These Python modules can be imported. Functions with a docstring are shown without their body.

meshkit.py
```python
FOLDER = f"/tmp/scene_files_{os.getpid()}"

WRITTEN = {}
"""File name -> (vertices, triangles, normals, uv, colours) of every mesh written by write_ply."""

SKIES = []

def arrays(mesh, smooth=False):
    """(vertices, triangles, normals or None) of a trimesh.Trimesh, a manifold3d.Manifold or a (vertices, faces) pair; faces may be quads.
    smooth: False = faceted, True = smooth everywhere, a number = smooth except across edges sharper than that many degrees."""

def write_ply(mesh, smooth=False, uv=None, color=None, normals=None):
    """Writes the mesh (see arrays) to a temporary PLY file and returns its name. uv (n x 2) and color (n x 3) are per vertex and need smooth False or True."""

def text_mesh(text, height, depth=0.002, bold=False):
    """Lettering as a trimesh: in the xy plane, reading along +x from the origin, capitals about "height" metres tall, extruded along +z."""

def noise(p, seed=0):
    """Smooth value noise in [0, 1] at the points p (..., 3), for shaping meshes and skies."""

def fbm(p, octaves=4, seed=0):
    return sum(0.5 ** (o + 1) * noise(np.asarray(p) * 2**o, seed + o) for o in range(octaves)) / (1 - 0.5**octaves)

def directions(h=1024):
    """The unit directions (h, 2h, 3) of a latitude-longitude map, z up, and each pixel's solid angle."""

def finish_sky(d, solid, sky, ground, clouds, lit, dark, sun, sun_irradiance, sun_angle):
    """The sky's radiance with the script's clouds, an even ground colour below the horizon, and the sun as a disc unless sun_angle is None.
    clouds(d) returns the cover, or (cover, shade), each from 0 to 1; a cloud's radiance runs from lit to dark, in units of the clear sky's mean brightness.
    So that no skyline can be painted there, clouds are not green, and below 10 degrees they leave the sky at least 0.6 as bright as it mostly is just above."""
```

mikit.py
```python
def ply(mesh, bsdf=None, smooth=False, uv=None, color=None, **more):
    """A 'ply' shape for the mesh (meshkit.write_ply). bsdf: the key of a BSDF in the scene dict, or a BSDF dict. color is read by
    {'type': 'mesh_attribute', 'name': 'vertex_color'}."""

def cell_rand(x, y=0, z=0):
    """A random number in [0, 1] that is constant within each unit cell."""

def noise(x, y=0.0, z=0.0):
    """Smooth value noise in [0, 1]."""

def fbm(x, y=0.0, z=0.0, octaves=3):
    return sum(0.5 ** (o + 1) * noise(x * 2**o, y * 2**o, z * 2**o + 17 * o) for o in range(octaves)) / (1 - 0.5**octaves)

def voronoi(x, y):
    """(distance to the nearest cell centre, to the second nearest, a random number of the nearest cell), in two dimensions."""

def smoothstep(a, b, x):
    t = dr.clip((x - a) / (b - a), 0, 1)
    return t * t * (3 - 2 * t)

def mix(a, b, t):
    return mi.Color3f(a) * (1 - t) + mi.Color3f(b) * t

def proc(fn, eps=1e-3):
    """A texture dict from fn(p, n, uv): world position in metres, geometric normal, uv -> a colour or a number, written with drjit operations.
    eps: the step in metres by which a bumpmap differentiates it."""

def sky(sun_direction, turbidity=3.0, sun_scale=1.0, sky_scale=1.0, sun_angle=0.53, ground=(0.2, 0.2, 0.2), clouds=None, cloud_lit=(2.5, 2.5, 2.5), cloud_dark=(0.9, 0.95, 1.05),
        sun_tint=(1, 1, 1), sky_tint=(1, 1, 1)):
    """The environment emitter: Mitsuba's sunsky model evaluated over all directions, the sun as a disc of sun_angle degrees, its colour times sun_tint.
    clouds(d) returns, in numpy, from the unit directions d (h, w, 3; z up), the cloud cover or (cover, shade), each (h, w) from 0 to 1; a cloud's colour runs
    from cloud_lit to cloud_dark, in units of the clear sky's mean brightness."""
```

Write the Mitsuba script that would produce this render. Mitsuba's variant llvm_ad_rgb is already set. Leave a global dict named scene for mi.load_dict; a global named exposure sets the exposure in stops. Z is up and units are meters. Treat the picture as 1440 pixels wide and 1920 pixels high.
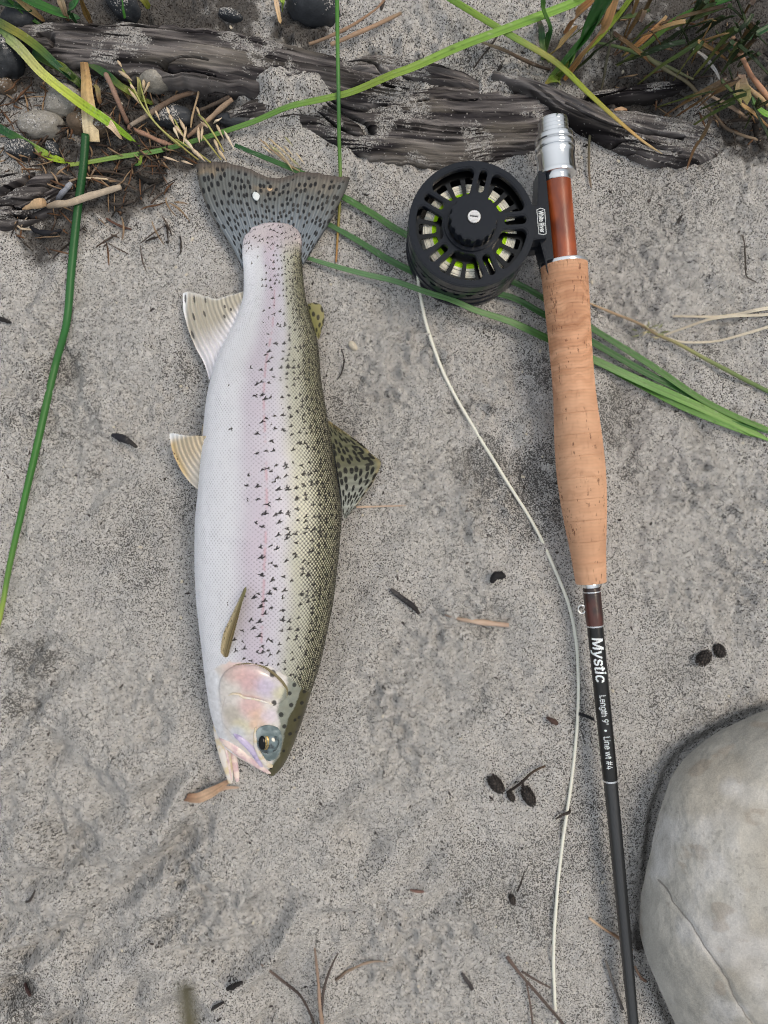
import math, random
import numpy as np, trimesh, manifold3d as m3
import drjit as dr, mitsuba as mi
import mikit, meshkit
from scipy.interpolate import PchipInterpolator, CubicSpline
from shapely.geometry import Point, Polygon, LineString
from shapely import affinity

scene, labels = {}, {}
rng = np.random.default_rng(7)
random.seed(7)
T = mi.ScalarTransform4f

# ------------------------------------------------------------------ camera, sky, exposure
H, HALF = 0.44, 0.52                       # the phone is held 44 cm above the sand
S = 1440 / (2 * H * HALF)                  # photo pixels per metre on the sand
scene['camera'] = {'type': 'thinlens', 'fov': 2 * math.degrees(math.atan(HALF)), 'fov_axis': 'x',
                   'to_world': T().look_at(origin=[0, 0, H], target=[0, 0, 0], up=[0, 1, 0]),
                   'aperture_radius': 0.0021, 'focus_distance': H - 0.018, 'near_clip': 0.01, 'far_clip': 200.0}
scene['sky'] = mikit.sky((0.50, 0.12, 0.86), turbidity=4, sun_scale=0.33, sun_angle=27, clouds=lambda d: (np.ones(d.shape[:2]), 1 - np.clip(d[..., 2], 0, 1)),
                         cloud_lit=(2.10, 2.17, 2.26), cloud_dark=(0.62, 0.66, 0.70))   # overcast: brightest overhead, a third of that low down
exposure = 1.9

# ------------------------------------------------------------------ helpers
def W(px, py, z=0.0):
    k = (H - z) / H / S
    return np.array([(px - 720) * k, -(py - 960) * k, z + 0 * px])

def numbered(key):
    if key not in scene and key not in labels:
        return key
    i = 1
    while f'{key}_{i:03d}' in scene or f'{key}_{i:03d}' in labels:
        i += 1
    return f'{key}_{i:03d}'

def thing(name, label=None, cat=None, group=None, kind=None):
    key = numbered(name)
    d = {}
    if label: d['label'] = label
    if cat: d['category'] = cat
    if group: d['group'] = group
    if kind: d['kind'] = kind
    labels[key] = d
    return key

def part(parent, name, mesh, bsdf, smooth=False, uv=None, color=None, label=None, kind=None):
    base = f'{parent}__{name}'
    key, i = base, 0
    while key in scene:
        i += 1
        key = f'{base}_{i:03d}'
    scene[key] = mikit.ply(mesh, bsdf, smooth=smooth, uv=uv, color=color)
    d = {}
    if label: d['label'] = label
    if kind: d['kind'] = kind
    if d: labels[key] = d
    return key

def single(name, mesh, bsdf, label, cat, smooth=False, uv=None, color=None, group=None, kind=None):
    key = thing(name, label, cat, group, kind)
    scene[key] = mikit.ply(mesh, bsdf, smooth=smooth, uv=uv, color=color)
    return key

def lin(r, g, b):
    c = np.array([r, g, b]) / 255.0
    return np.where(c <= 0.04045, c / 12.92, ((c + 0.055) / 1.055) ** 2.4)

def path(pts, n):
    p = np.asarray(pts, float)
    d = np.concatenate([[0], np.cumsum(np.linalg.norm(np.diff(p[:, :2], axis=0), axis=1))])
    t = np.linspace(0, d[-1], n)
    return PchipInterpolator(d, p)(t), t / d[-1]

def spline(pts, n):
    p = np.asarray(pts, float)
    d = np.concatenate([[0], np.cumsum(np.linalg.norm(np.diff(p[:, :2], axis=0), axis=1))])
    return CubicSpline(d, p)(np.linspace(0, d[-1], n))

def grid_faces(a, b, wrap=False):
    i, j = np.meshgrid(np.arange(a - 1), np.arange(b if wrap else b - 1), indexing='ij')
    j2 = (j + 1) % b
    q = np.stack([i * b + j, (i + 1) * b + j, (i + 1) * b + j2, i * b + j2], -1).reshape(-1, 4)
    return np.vstack([q[:, [0, 1, 2]], q[:, [0, 2, 3]]])

def frames(p):
    t = np.gradient(p, axis=0)
    t /= np.linalg.norm(t, axis=1, keepdims=True) + 1e-12
    side = np.cross(t, [0, 0, 1.0])
    L = np.linalg.norm(side, axis=1, keepdims=True)
    side = np.where(L > 1e-3, side / np.maximum(L, 1e-9), [1.0, 0, 0])
    return t, side, np.cross(side, t)

def tube(p, r, sides=8, flat=1.0, twist=0.0, cap=True):
    """(mesh, along, round): a tube along p; flat squashes it in height"""
    p = np.asarray(p, float); n = len(p)
    r = np.broadcast_to(r, (n,))
    _, s, u = frames(p)
    a = np.arange(sides) * 2 * np.pi / sides + twist
    v = p[:, None] + r[:, None, None] * (np.cos(a)[None, :, None] * s[:, None] + flat * np.sin(a)[None, :, None] * u[:, None])
    f = grid_faces(n, sides, True)
    v = v.reshape(-1, 3)
    if cap:
        v = np.vstack([v, p[:1], p[-1:]])
        k = np.arange(sides)
        f = np.vstack([f, np.stack([k * 0 + n * sides, k, (k + 1) % sides], 1),
                       np.stack([k * 0 + n * sides + 1, (n - 1) * sides + (k + 1) % sides, (n - 1) * sides + k], 1)])
    return v, f

def fix(v, f):
    m = trimesh.Trimesh(v, f, process=False)
    if m.volume < 0:
        f = f[:, ::-1]
    return v, f

def blob(c, radii, rot=0, seed=0, rough=0.18, sub=3, freq=1.6):
    m = trimesh.creation.icosphere(subdivisions=sub)
    v = np.array(m.vertices)
    k = 1 + rough * (meshkit.fbm(v * freq + 31.7 * seed + 50, 3, seed) - 0.5) * 2
    v = v * k[:, None] * np.asarray(radii)
    c_, s_ = math.cos(rot), math.sin(rot)
    v = v @ np.array([[c_, s_, 0], [-s_, c_, 0], [0, 0, 1]])
    return v + np.asarray(c), np.array(m.faces)

def join(meshes):
    vs, fs, at = [], [], 0
    for v, f in meshes:
        vs.append(v); fs.append(np.asarray(f) + at); at += len(v)
    return np.vstack(vs), np.vstack(fs)

# ------------------------------------------------------------------ the lie of the sand
def seg_dist(x, y, pts):
    d = np.full(np.shape(x), 9.0)
    for (ax, ay), (bx, by) in zip(pts[:-1], pts[1:]):
        ux, uy = bx - ax, by - ay
        t = np.clip(((x - ax) * ux + (y - ay) * uy) / (ux * ux + uy * uy + 1e-15), 0, 1)
        d = np.minimum(d, np.hypot(x - ax - t * ux, y - ay - t * uy))
    return d

ROCK_EDGE = [(1500, 1315), (1440, 1328), (1400, 1345), (1340, 1375), (1290, 1415), (1255, 1455), (1235, 1510), (1220, 1590), (1207, 1680), (1204, 1745), (1215, 1805), (1240, 1865), (1265, 1920), (1320, 1995)]
MOUNDS = [  # px, py, radius px, height m
    (520, 170, 42, 0.017), (585, 174, 34, 0.012), (450, 160, 30, 0.006), (560, 72, 26, 0.006), (330, 235, 80, -0.012), (380, 175, 60, -0.012), (1180, 195, 60, -0.008), (1250, 160, 45, -0.006),
    (590, 85, 60, 0.004), (60, 430, 60, -0.004), (250, 330, 60, -0.003), (1330, 160, 70, 0.008), (800, 60, 120, 0.004),
    (900, 870, 60, -0.0035), (1010, 900, 55, -0.003), (960, 980, 70, -0.003), (870, 760, 50, -0.003), (1180, 760, 50, -0.005), (1160, 900, 45, -0.004), (1000, 690, 60, -0.003),
    (60, 1240, 70, -0.004), (130, 1250, 50, -0.003), (110, 700, 40, -0.004), (30, 1330, 60, -0.003), (960, 1692, 20, -0.005), (700, 790, 60, -0.0015), (1250, 880, 60, 0.002),
    (930, 1180, 50, -0.002), (830, 1290, 60, -0.002), (760, 1420, 40, -0.0025), (200, 1500, 70, -0.002), (120, 1630, 60, -0.002), (60, 1880, 80, -0.005), (350, 1640, 60, -0.002),
    (640, 700, 30, -0.002), (1410, 480, 60, -0.003), (1330, 640, 60, -0.002), (1410, 1290, 30, 0.004), (1230, 1130, 60, 0.001), (1100, 1250, 60, 0.001), (610, 1590, 60, -0.001), (820, 1600, 70, -0.0015)]

def g(x, y):
    x, y = np.asarray(x, float), np.asarray(y, float)
    P = np.stack([x, y, 0 * x], -1)
    near = np.exp(-(np.maximum(np.hypot(x, y) - 0.6, 0) / 0.5) ** 2)
    z = 0.006 * (meshkit.fbm(P * 11 + 3, 2, 5) - 0.5) * near
    zone = 0 * x                                        # trodden, clotted stretches
    for px, py, r in [(980, 880, 140), (1160, 800, 100), (905, 770, 60), (690, 780, 50), (1250, 700, 70), (1010, 690, 80), (90, 1280, 110), (150, 1560, 190), (60, 1800, 150), (340, 1650, 150), (110, 690, 70), (1340, 560, 110), (1300, 880, 120), (1380, 1150, 90), (760, 1420, 70), (860, 1200, 120)]:
        cx, cy, _ = W(px, py)
        zone = np.maximum(zone, np.exp(-(((x - cx) ** 2 + (y - cy) ** 2) / (r / S) ** 2)))
    z = z + (0.0070 + 0.0140 * zone) * (meshkit.fbm(P * 42 + 9, 3, 8) - 0.5)
    # scuffed ridges, strongest towards the lower left
    w = np.clip((-(y) - 0.02) / 0.14, 0.35, 1) * np.clip((0.02 - x) / 0.1 + 0.75, 0.25, 1)
    u = (x * 0.80 + y * 0.60) * 34 + 1.9 * meshkit.fbm(P * 16 + 40, 2, 3)
    q = (-x * 0.60 + y * 0.80) * 85 + 2.2 * meshkit.fbm(P * 22 + 70, 2, 4)
    z = z + w * 0.0165 * (meshkit.noise(np.stack([u, q, 0 * x], -1) + 12, 6) - 0.5)
    for px, py, r, h in MOUNDS:
        cx, cy, _ = W(px, py)
        z = z + h * np.exp(-(((x - cx) ** 2 + (y - cy) ** 2) / (r / S) ** 2))
    # crumbly parts
    crumb = np.clip(meshkit.fbm(P * 20 + 21, 3, 11) * 2.6 - 1.15, 0, 1)
    crumb = np.maximum(crumb, np.clip((y - 0.14) / 0.05, 0, 1) * np.clip(meshkit.fbm(P * 30 + 2, 2, 2) * 2.2 - 0.7, 0, 1))
    crumb = np.maximum(crumb, zone * np.clip(meshkit.fbm(P * 48 + 14, 3, 17) * 2.6 - 0.85, 0, 1))
    z = z + crumb * 0.0125 * (meshkit.fbm(P * 190 + 5, 2, 12) - 0.52)
    e = [tuple(W(a, b)[:2]) for a, b in ROCK_EDGE]
    d = seg_dist(x, y, e)
    z = z - 0.012 * np.exp(-(d / 0.0042) ** 2) * np.clip(-(y + 0.10) / 0.09, 0, 1)
    # packed flat where the trout, the reel and the rod lie
    flat = np.exp(-(np.maximum(seg_dist(x, y, [tuple(W(510, 400)[:2]), tuple(W(505, 1400)[:2])]) - 0.030, 0) / 0.022) ** 2)
    flat = np.maximum(flat, np.exp(-(np.maximum(np.hypot(x - W(888, 440)[0], y - W(888, 440)[1]) - 0.036, 0) / 0.012) ** 2))
    flat = np.maximum(flat, 0.8 * np.exp(-(np.maximum(seg_dist(x, y, [tuple(W(1050, 400)[:2]), tuple(W(1190, 1950)[:2])]) - 0.012, 0) / 0.012) ** 2))
    z = z * (1 - flat) + flat * (0.0004 + 0.0022 * (meshkit.fbm(P * 45 + 9, 3, 8) - 0.5))
    # a shallow bed under the fish
    fx = np.abs(x - W(505, 0)[0]); fy = np.clip((np.abs(y + 0.01) - 0.10) / 0.06, 0, 1)
    z = z - 0.003 * np.exp(-(fx / 0.035) ** 2) * (1 - fy)
    return z

GX = np.linspace(-0.30, 0.30, 481); GY = np.linspace(-0.36, 0.36, 577)
_gz = g(*np.meshgrid(GX, GY, indexing='ij'))
from scipy.interpolate import RegularGridInterpolator
_gi = RegularGridInterpolator((GX, GY), _gz, bounds_error=False, fill_value=0.0)
def gz(x, y):
    return _gi(np.stack([np.asarray(x, float), np.asarray(y, float)], -1))

def on(pts, lift=0.0):
    """photo pixels (x, y, height above the sand) -> points resting on the sand"""
    out = []
    for p in pts:
        h = (p[2] if len(p) > 2 else 0.0) + lift
        z = h
        for _ in range(3):
            q = W(p[0], p[1], z)
            z = float(np.ravel(gz(q[0], q[1]))[0]) + h
        out.append(W(p[0], p[1], z))
    return np.array(out)

# ------------------------------------------------------------------ materials
N, FB, SS, MIX, CR = mikit.noise, mikit.fbm, mikit.smoothstep, mikit.mix, mikit.cell_rand
def col(c): return mi.Color3f(float(c[0]), float(c[1]), float(c[2]))
def two(b): return {'type': 'twosided', 'bsdf': b}
def mat(name, **k):
    scene[name] = two({'type': 'principled', **k})
def rgb(c): return {'type': 'rgb', 'value': [float(x) for x in c]}

def grains(p, sc=0.00052, damp_shade=0.0):
    """single grains: mostly pale quartz, some dark, more of them in wet patches and painted shade"""
    _, _, r = mikit.voronoi(p.x / sc, p.y / sc)
    r2 = N(p.x / 0.0014, p.y / 0.0014, 2.0)
    v = 0.238 + 0.21 * r + 0.10 * (r2 - 0.5)
    t = 0.19 + 0.46 * damp_shade + 0.16 * (r2 - 0.5)
    v = dr.select(r < t, 0.048 + 0.20 * r, v)
    v = dr.select(r > 0.96, 0.50, v)
    warm = CR(dr.floor(r * 977), 3, 5)
    return mi.Color3f(v * (1.0 + 0.04 * (warm - 0.45)), v * 0.992, v * (0.985 - 0.07 * (warm - 0.4)))

# shade in dents and beside fish, stem and grip, painted into the sand colour
SAND_SHADE = [(60, 1245, 70, .6), (130, 1258, 50, .45), (1155, 775, 60, .75), (905, 875, 60, .7), (1000, 950, 75, .65), (1000, 890, 60, .7), (1010, 690, 70, .5), (880, 760, 50, .5), (110, 690, 40, .6), (335, 690, 70, .45), (30, 1330, 60, .5), (40, 1880, 90, .6), (960, 1690, 40, .4), (250, 1290, 40, .3),
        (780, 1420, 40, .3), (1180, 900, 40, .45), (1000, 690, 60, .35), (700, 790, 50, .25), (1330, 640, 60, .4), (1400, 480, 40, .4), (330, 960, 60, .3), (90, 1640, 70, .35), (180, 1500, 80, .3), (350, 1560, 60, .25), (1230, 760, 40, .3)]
SOIL_SHADE = [(330, 215, 75, .9), (230, 250, 70, .85), (110, 270, 60, .5), (60, 20, 120, .9), (260, 10, 110, .9), (560, 60, 40, .8), (220, 330, 60, .8), (260, 325, 40, .8), (90, 440, 50, .6), (120, 370, 60, .6), (1180, 60, 100, .45), (1380, 20, 130, .9), (1420, 180, 80, .8), (1190, 190, 70, .8), (1270, 160, 40, .8), (1420, 260, 40, .6), (20, 120, 50, .7), (440, 25, 60, .5), (1060, 110, 40, .6), (1215, 1760, 30, .6)]  # dark soil, doubling as painted shade in hollows and beside the boulder
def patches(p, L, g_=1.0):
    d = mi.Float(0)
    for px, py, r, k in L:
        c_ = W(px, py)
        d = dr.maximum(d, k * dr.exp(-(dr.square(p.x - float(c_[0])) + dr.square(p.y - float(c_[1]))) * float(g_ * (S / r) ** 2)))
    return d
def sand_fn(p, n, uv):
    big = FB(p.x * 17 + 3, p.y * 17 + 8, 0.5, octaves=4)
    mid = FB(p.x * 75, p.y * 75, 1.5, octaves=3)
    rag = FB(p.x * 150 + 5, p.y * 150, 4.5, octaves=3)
    damp_shade = dr.clip(0.45 * SS(0.52, 0.72, big) + 0.35 * SS(0.52, 0.72, mid) + 0.95 * SS(0.26, 0.52, patches(p, SAND_SHADE, 0.7) * (0.05 + 1.6 * rag * (0.55 + 0.9 * mid))), 0, 1)
    c = grains(p, damp_shade=damp_shade) * (1.16 - 0.22 * damp_shade) * (0.88 + 0.24 * mid)
    soil_shade = SS(0.16, 0.46, patches(p, SOIL_SHADE, 0.55) * (0.20 + 1.6 * rag))
    return MIX(c, col(lin(40, 36, 34)) * (0.5 + rag), 0.82 * soil_shade)
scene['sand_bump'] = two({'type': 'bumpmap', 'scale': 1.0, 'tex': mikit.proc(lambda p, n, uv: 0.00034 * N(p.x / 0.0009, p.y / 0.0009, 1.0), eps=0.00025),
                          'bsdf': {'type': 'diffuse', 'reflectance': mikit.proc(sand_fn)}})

def wood_fn(p, n, uv):
    a, b = uv.x, uv.y
    g1 = FB(a * 28, b * 420 + 3 * FB(a * 20, b * 20), 0.3, octaves=3)
    g2 = FB(a * 60 + 7, b * 1500, 0.7, octaves=2)
    v = MIX(col(lin(54, 52, 55)), col(lin(132, 128, 128)), SS(0.34, 0.72, g1))
    v = v * (0.5 + 0.8 * g2)
    fis = SS(0.60, 0.68, FB(a * 16 + 3, b * 460 + 3 * FB(a * 20, b * 20), 5.0, octaves=2))
    v = v * (1 - 0.6 * fis)
    pale = SS(0.58, 0.72, FB(a * 22 + 4, b * 130, 2.2, octaves=3))
    v = MIX(v, col(lin(140, 135, 128)) * (0.6 + 0.8 * g2), 0.38 * pale)
    v = v * (0.72 + 0.56 * FB(a * 90, b * 2300, 1.7, octaves=2))
    dust = SS(0.47, 0.66, FB(p.x * 55 + 2, p.y * 55, 3.0, octaves=4)) * SS(0.35, 0.9, n.z)
    fine = CR(dr.floor(p.x / 0.0007), dr.floor(p.y / 0.0007), dr.floor(p.z / 0.0007))
    dust = dr.maximum(0.85 * SS(0.0, 0.6, dust * 0.95 - 0.75 * fine), dr.select(fine > 0.982, 0.6, 0.0))
    return MIX(v, grains(p) * 1.05, dust)
scene['old_wood'] = two({'type': 'bumpmap', 'scale': 1.0, 'tex': mikit.proc(lambda p, n, uv: 0.0020 * FB(uv.x * 34, uv.y * 620, 0.4, octaves=4), eps=0.0003),
                         'bsdf': {'type': 'diffuse', 'reflectance': mikit.proc(wood_fn)}})

def stone_mat(name, c0, c1, dusty, sc=90):
    def fn(p, n, uv):
        v = MIX(col(c0), col(c1), FB(p.x * sc, p.y * sc, p.z * sc, octaves=4))
        v = v * (0.8 + 0.4 * N(p.x * 1500, p.y * 1500, p.z * 1500))
        f = CR(dr.floor(p.x / 0.0007), dr.floor(p.y / 0.0007), dr.floor(p.z / 0.0007))
        k = dusty * SS(0.42, 0.62, FB(p.x * 70, p.y * 70, 6.0, octaves=3)) * SS(0.3, 0.9, n.z)
        return MIX(v, grains(p), dr.select(f < k, 1.0, 0.0))
    mat(name, base_color=mikit.proc(fn), roughness=0.55, specular=0.35)
stone_mat('stone_grey', lin(90, 90, 88), lin(165, 162, 155), 0.35)
stone_mat('stone_dark', lin(28, 31, 36), lin(70, 75, 82), 0.55)
stone_mat('stone_brown', lin(70, 60, 50), lin(120, 105, 90), 0.4)
stone_mat('stone_pale', lin(170, 165, 155), lin(215, 208, 190), 0.0)

CRACK = [tuple(W(a, b, 0.055)[:2]) for a, b in [(1278, 1705), (1296, 1735), (1318, 1762), (1335, 1795), (1366, 1840), (1384, 1880), (1400, 1905), (1425, 1935)]]
def dseg(px, py, pts):
    d = mi.Float(9.0)
    for (ax, ay), (bx, by) in zip(pts[:-1], pts[1:]):
        ux, uy = bx - ax, by - ay
        t = dr.clip(((px - ax) * ux + (py - ay) * uy) / (ux * ux + uy * uy), 0, 1)
        d = dr.minimum(d, dr.sqrt(dr.square(px - ax - t * ux) + dr.square(py - ay - t * uy)))
    return d
def boulder_fn(p, n, uv):
    a = FB(p.x * 26, p.y * 26, p.z * 26, octaves=4)
    b = FB(p.x * 120 + 5, p.y * 120, p.z * 120, octaves=3)
    v = MIX(col(lin(152, 152, 148)), col(lin(184, 183, 178)), SS(0.3, 0.7, a))
    v = MIX(v, col(lin(160, 153, 140)), 0.35 * SS(0.48, 0.7, FB(p.x * 34 + 9, p.y * 34, p.z * 34 + 3, octaves=3)))
    v = MIX(v, col(lin(205, 206, 208)), 0.6 * SS(0.56, 0.75, FB(p.x * 40 + 2, p.y * 40 + 31, p.z * 40, octaves=3)))
    v = v * (0.86 + 0.28 * b) * 0.90
    pit = SS(0.72, 0.80, N(p.x * 520, p.y * 520, p.z * 520)) * 0.5 * SS(0.45, 0.7, FB(p.x * 50, p.y * 50, 1.0))
    v = v * (1 - 0.35 * pit)
    brown = SS(0.66, 0.74, FB(p.x * 62 + 40, p.y * 110, p.z * 80, octaves=3))
    v = MIX(v, col(lin(132, 118, 104)), 0.32 * brown)
    w = 0.0004 * (0.3 + FB(p.x * 220, p.y * 220, 0.0))
    d = dseg(p.x + 0.0018 * (N(p.x * 260, p.y * 260) - 0.5), p.y + 0.0018 * (N(p.x * 260 + 9, p.y * 260) - 0.5), CRACK)
    v = MIX(v, col(lin(96, 92, 88)), 0.6 * (1 - SS(w * 0.5, w * 1.6, d)))
    return v * (0.9 + 0.2 * CR(dr.floor(p.x / 0.0006), dr.floor(p.y / 0.0006), dr.floor(p.z / 0.0006)))
scene['boulder_skin'] = two({'type': 'bumpmap', 'scale': 1.0, 'tex': mikit.proc(lambda p, n, uv: 0.0012 * FB(p.x * 210, p.y * 210, p.z * 210, octaves=4), eps=0.0003),
                             'bsdf': {'type': 'principled', 'base_color': mikit.proc(boulder_fn), 'roughness': 0.6, 'specular': 0.3}})

VC = {'type': 'mesh_attribute', 'name': 'vertex_color'}
mat('leaf', base_color=VC, roughness=0.42, specular=0.35)
mat('dry', base_color=VC, roughness=0.75, specular=0.2)

mat('black_metal', base_color=rgb(lin(22, 27, 36)), roughness=0.22, specular=0.34, metallic=0.1)
mat('black_gloss', base_color=rgb(lin(10, 11, 13)), roughness=0.12, specular=0.4)
mat('steel', base_color=mikit.proc(lambda p, n, uv: mi.Color3f(0.62, 0.63, 0.64) * (0.85 + 0.3 * N(p.x * 900, p.y * 2600))), roughness=0.3, metallic=1.0)
mat('chrome', base_color=rgb((0.86, 0.88, 0.90)), roughness=0.09, metallic=1.0)
mat('white_line', base_color=rgb(lin(222, 224, 214)), roughness=0.45, specular=0.4)
mat('pale_line', base_color=rgb(lin(240, 240, 230)), roughness=0.45, specular=0.4)
mat('lime_line', base_color=rgb((0.50, 0.90, 0.01)), roughness=0.5, specular=0.3)
mat('white_paint', base_color=rgb(lin(225, 232, 236)), roughness=0.5, specular=0.3)
mat('rod_black', base_color=rgb(lin(12, 13, 14)), roughness=0.18, specular=0.6)
mat('rod_grey', base_color=rgb(lin(18, 20, 24)), roughness=0.26, specular=1.0)
mat('wrap', base_color=mikit.proc(lambda p, n, uv: MIX(col(lin(36, 18, 16)), col(lin(78, 36, 28)), SS(0.4, 0.7, FB(p.x * 160, p.y * 90, p.z * 160)))), roughness=0.16, specular=0.55, clearcoat=0.8)
mat('glossy_resin', base_color=rgb((0.75, 0.77, 0.8)), roughness=0.12, metallic=0.9)

# ------------------------------------------------------------------ ground
def growth(lo, hi, step, far):
    a = list(np.arange(lo, hi + step / 2, step)); d, x, y = step, a[0], a[-1]
    left, right = [], []
    while y < far:
        d *= 1.35; x -= d; y += d; left.append(x); right.append(y)
    return np.array(left[::-1] + a + right)
xs, ys = growth(-0.262, 0.262, 0.00105, 40.0), growth(-0.335, 0.335, 0.00105, 40.0)
X, Y = np.meshgrid(xs, ys, indexing='ij')
Z = g(X, Y)
inner = (np.abs(X) < 0.27) & (np.abs(Y) < 0.34)
Z = Z + np.where(inner, rng.normal(0, 0.00016, Z.shape), 0)
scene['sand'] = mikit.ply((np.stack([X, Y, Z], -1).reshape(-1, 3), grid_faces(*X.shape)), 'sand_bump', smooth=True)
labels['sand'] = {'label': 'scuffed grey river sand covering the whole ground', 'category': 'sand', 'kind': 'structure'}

# ------------------------------------------------------------------ boulder
out = np.array([W(a + 5, b + 9, 0.020)[:2] for a, b in [(1440, 1328), (1400, 1345), (1340, 1376), (1290, 1416), (1256, 1457), (1236, 1512), (1221, 1592), (1207, 1682), (1204, 1742), (1216, 1803), (1241, 1864), (1266, 1920), (1330, 2010), (1430, 2080), (1560, 2090), (1680, 2010), (1740, 1850), (1720, 1640), (1650, 1450), (1550, 1345), (1490, 1318)]])
def closed_spline(p, n):
    p = np.vstack([p, p[:1]])
    d = np.concatenate([[0], np.cumsum(np.linalg.norm(np.diff(p, axis=0), axis=1))])
    return CubicSpline(d, p, bc_type='periodic')(np.linspace(0, d[-1], n, endpoint=False))
o = closed_spline(out, 360)
c = np.array([W(1455, 1720, 0.022)[0], W(1455, 1720, 0.022)[1]])
K = 110
rr = np.concatenate([np.linspace(0.80, 1.0, 14)[:-1], np.sin(np.linspace(np.pi / 2, 0, K))])
zz = np.concatenate([-0.02 + 0.034 * np.linspace(0, 1, 14)[:-1] ** 0.8, 0.014 + 0.046 * np.clip(1 - np.sin(np.linspace(np.pi / 2, 0, K)) ** 2.5, 0, 1) ** 0.62])
V = np.concatenate([(c + (o[None] - c) * rr[:, None, None]), np.broadcast_to(zz[:, None, None], (len(rr), 360, 1))], -1)
P = V.reshape(-1, 3)
P = P + (meshkit.fbm(P * 18 + 4, 4, 3)[:, None] - 0.5) * np.array([0.002, 0.002, 0.012]) + (meshkit.fbm(P * 120 + 4, 3, 5)[:, None] - 0.5) * np.array([0, 0, 0.0016])
P[:, 2] -= 0.0013 * np.exp(-(seg_dist(P[:, 0], P[:, 1], CRACK) / 0.0011) ** 2) * (P[:, 2] > 0.02)
single('boulder', fix(P, grid_faces(len(rr), 360, True)), 'boulder_skin', 'large smooth pale grey boulder with a thin crack at the lower right', 'rock', smooth=True)

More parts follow.
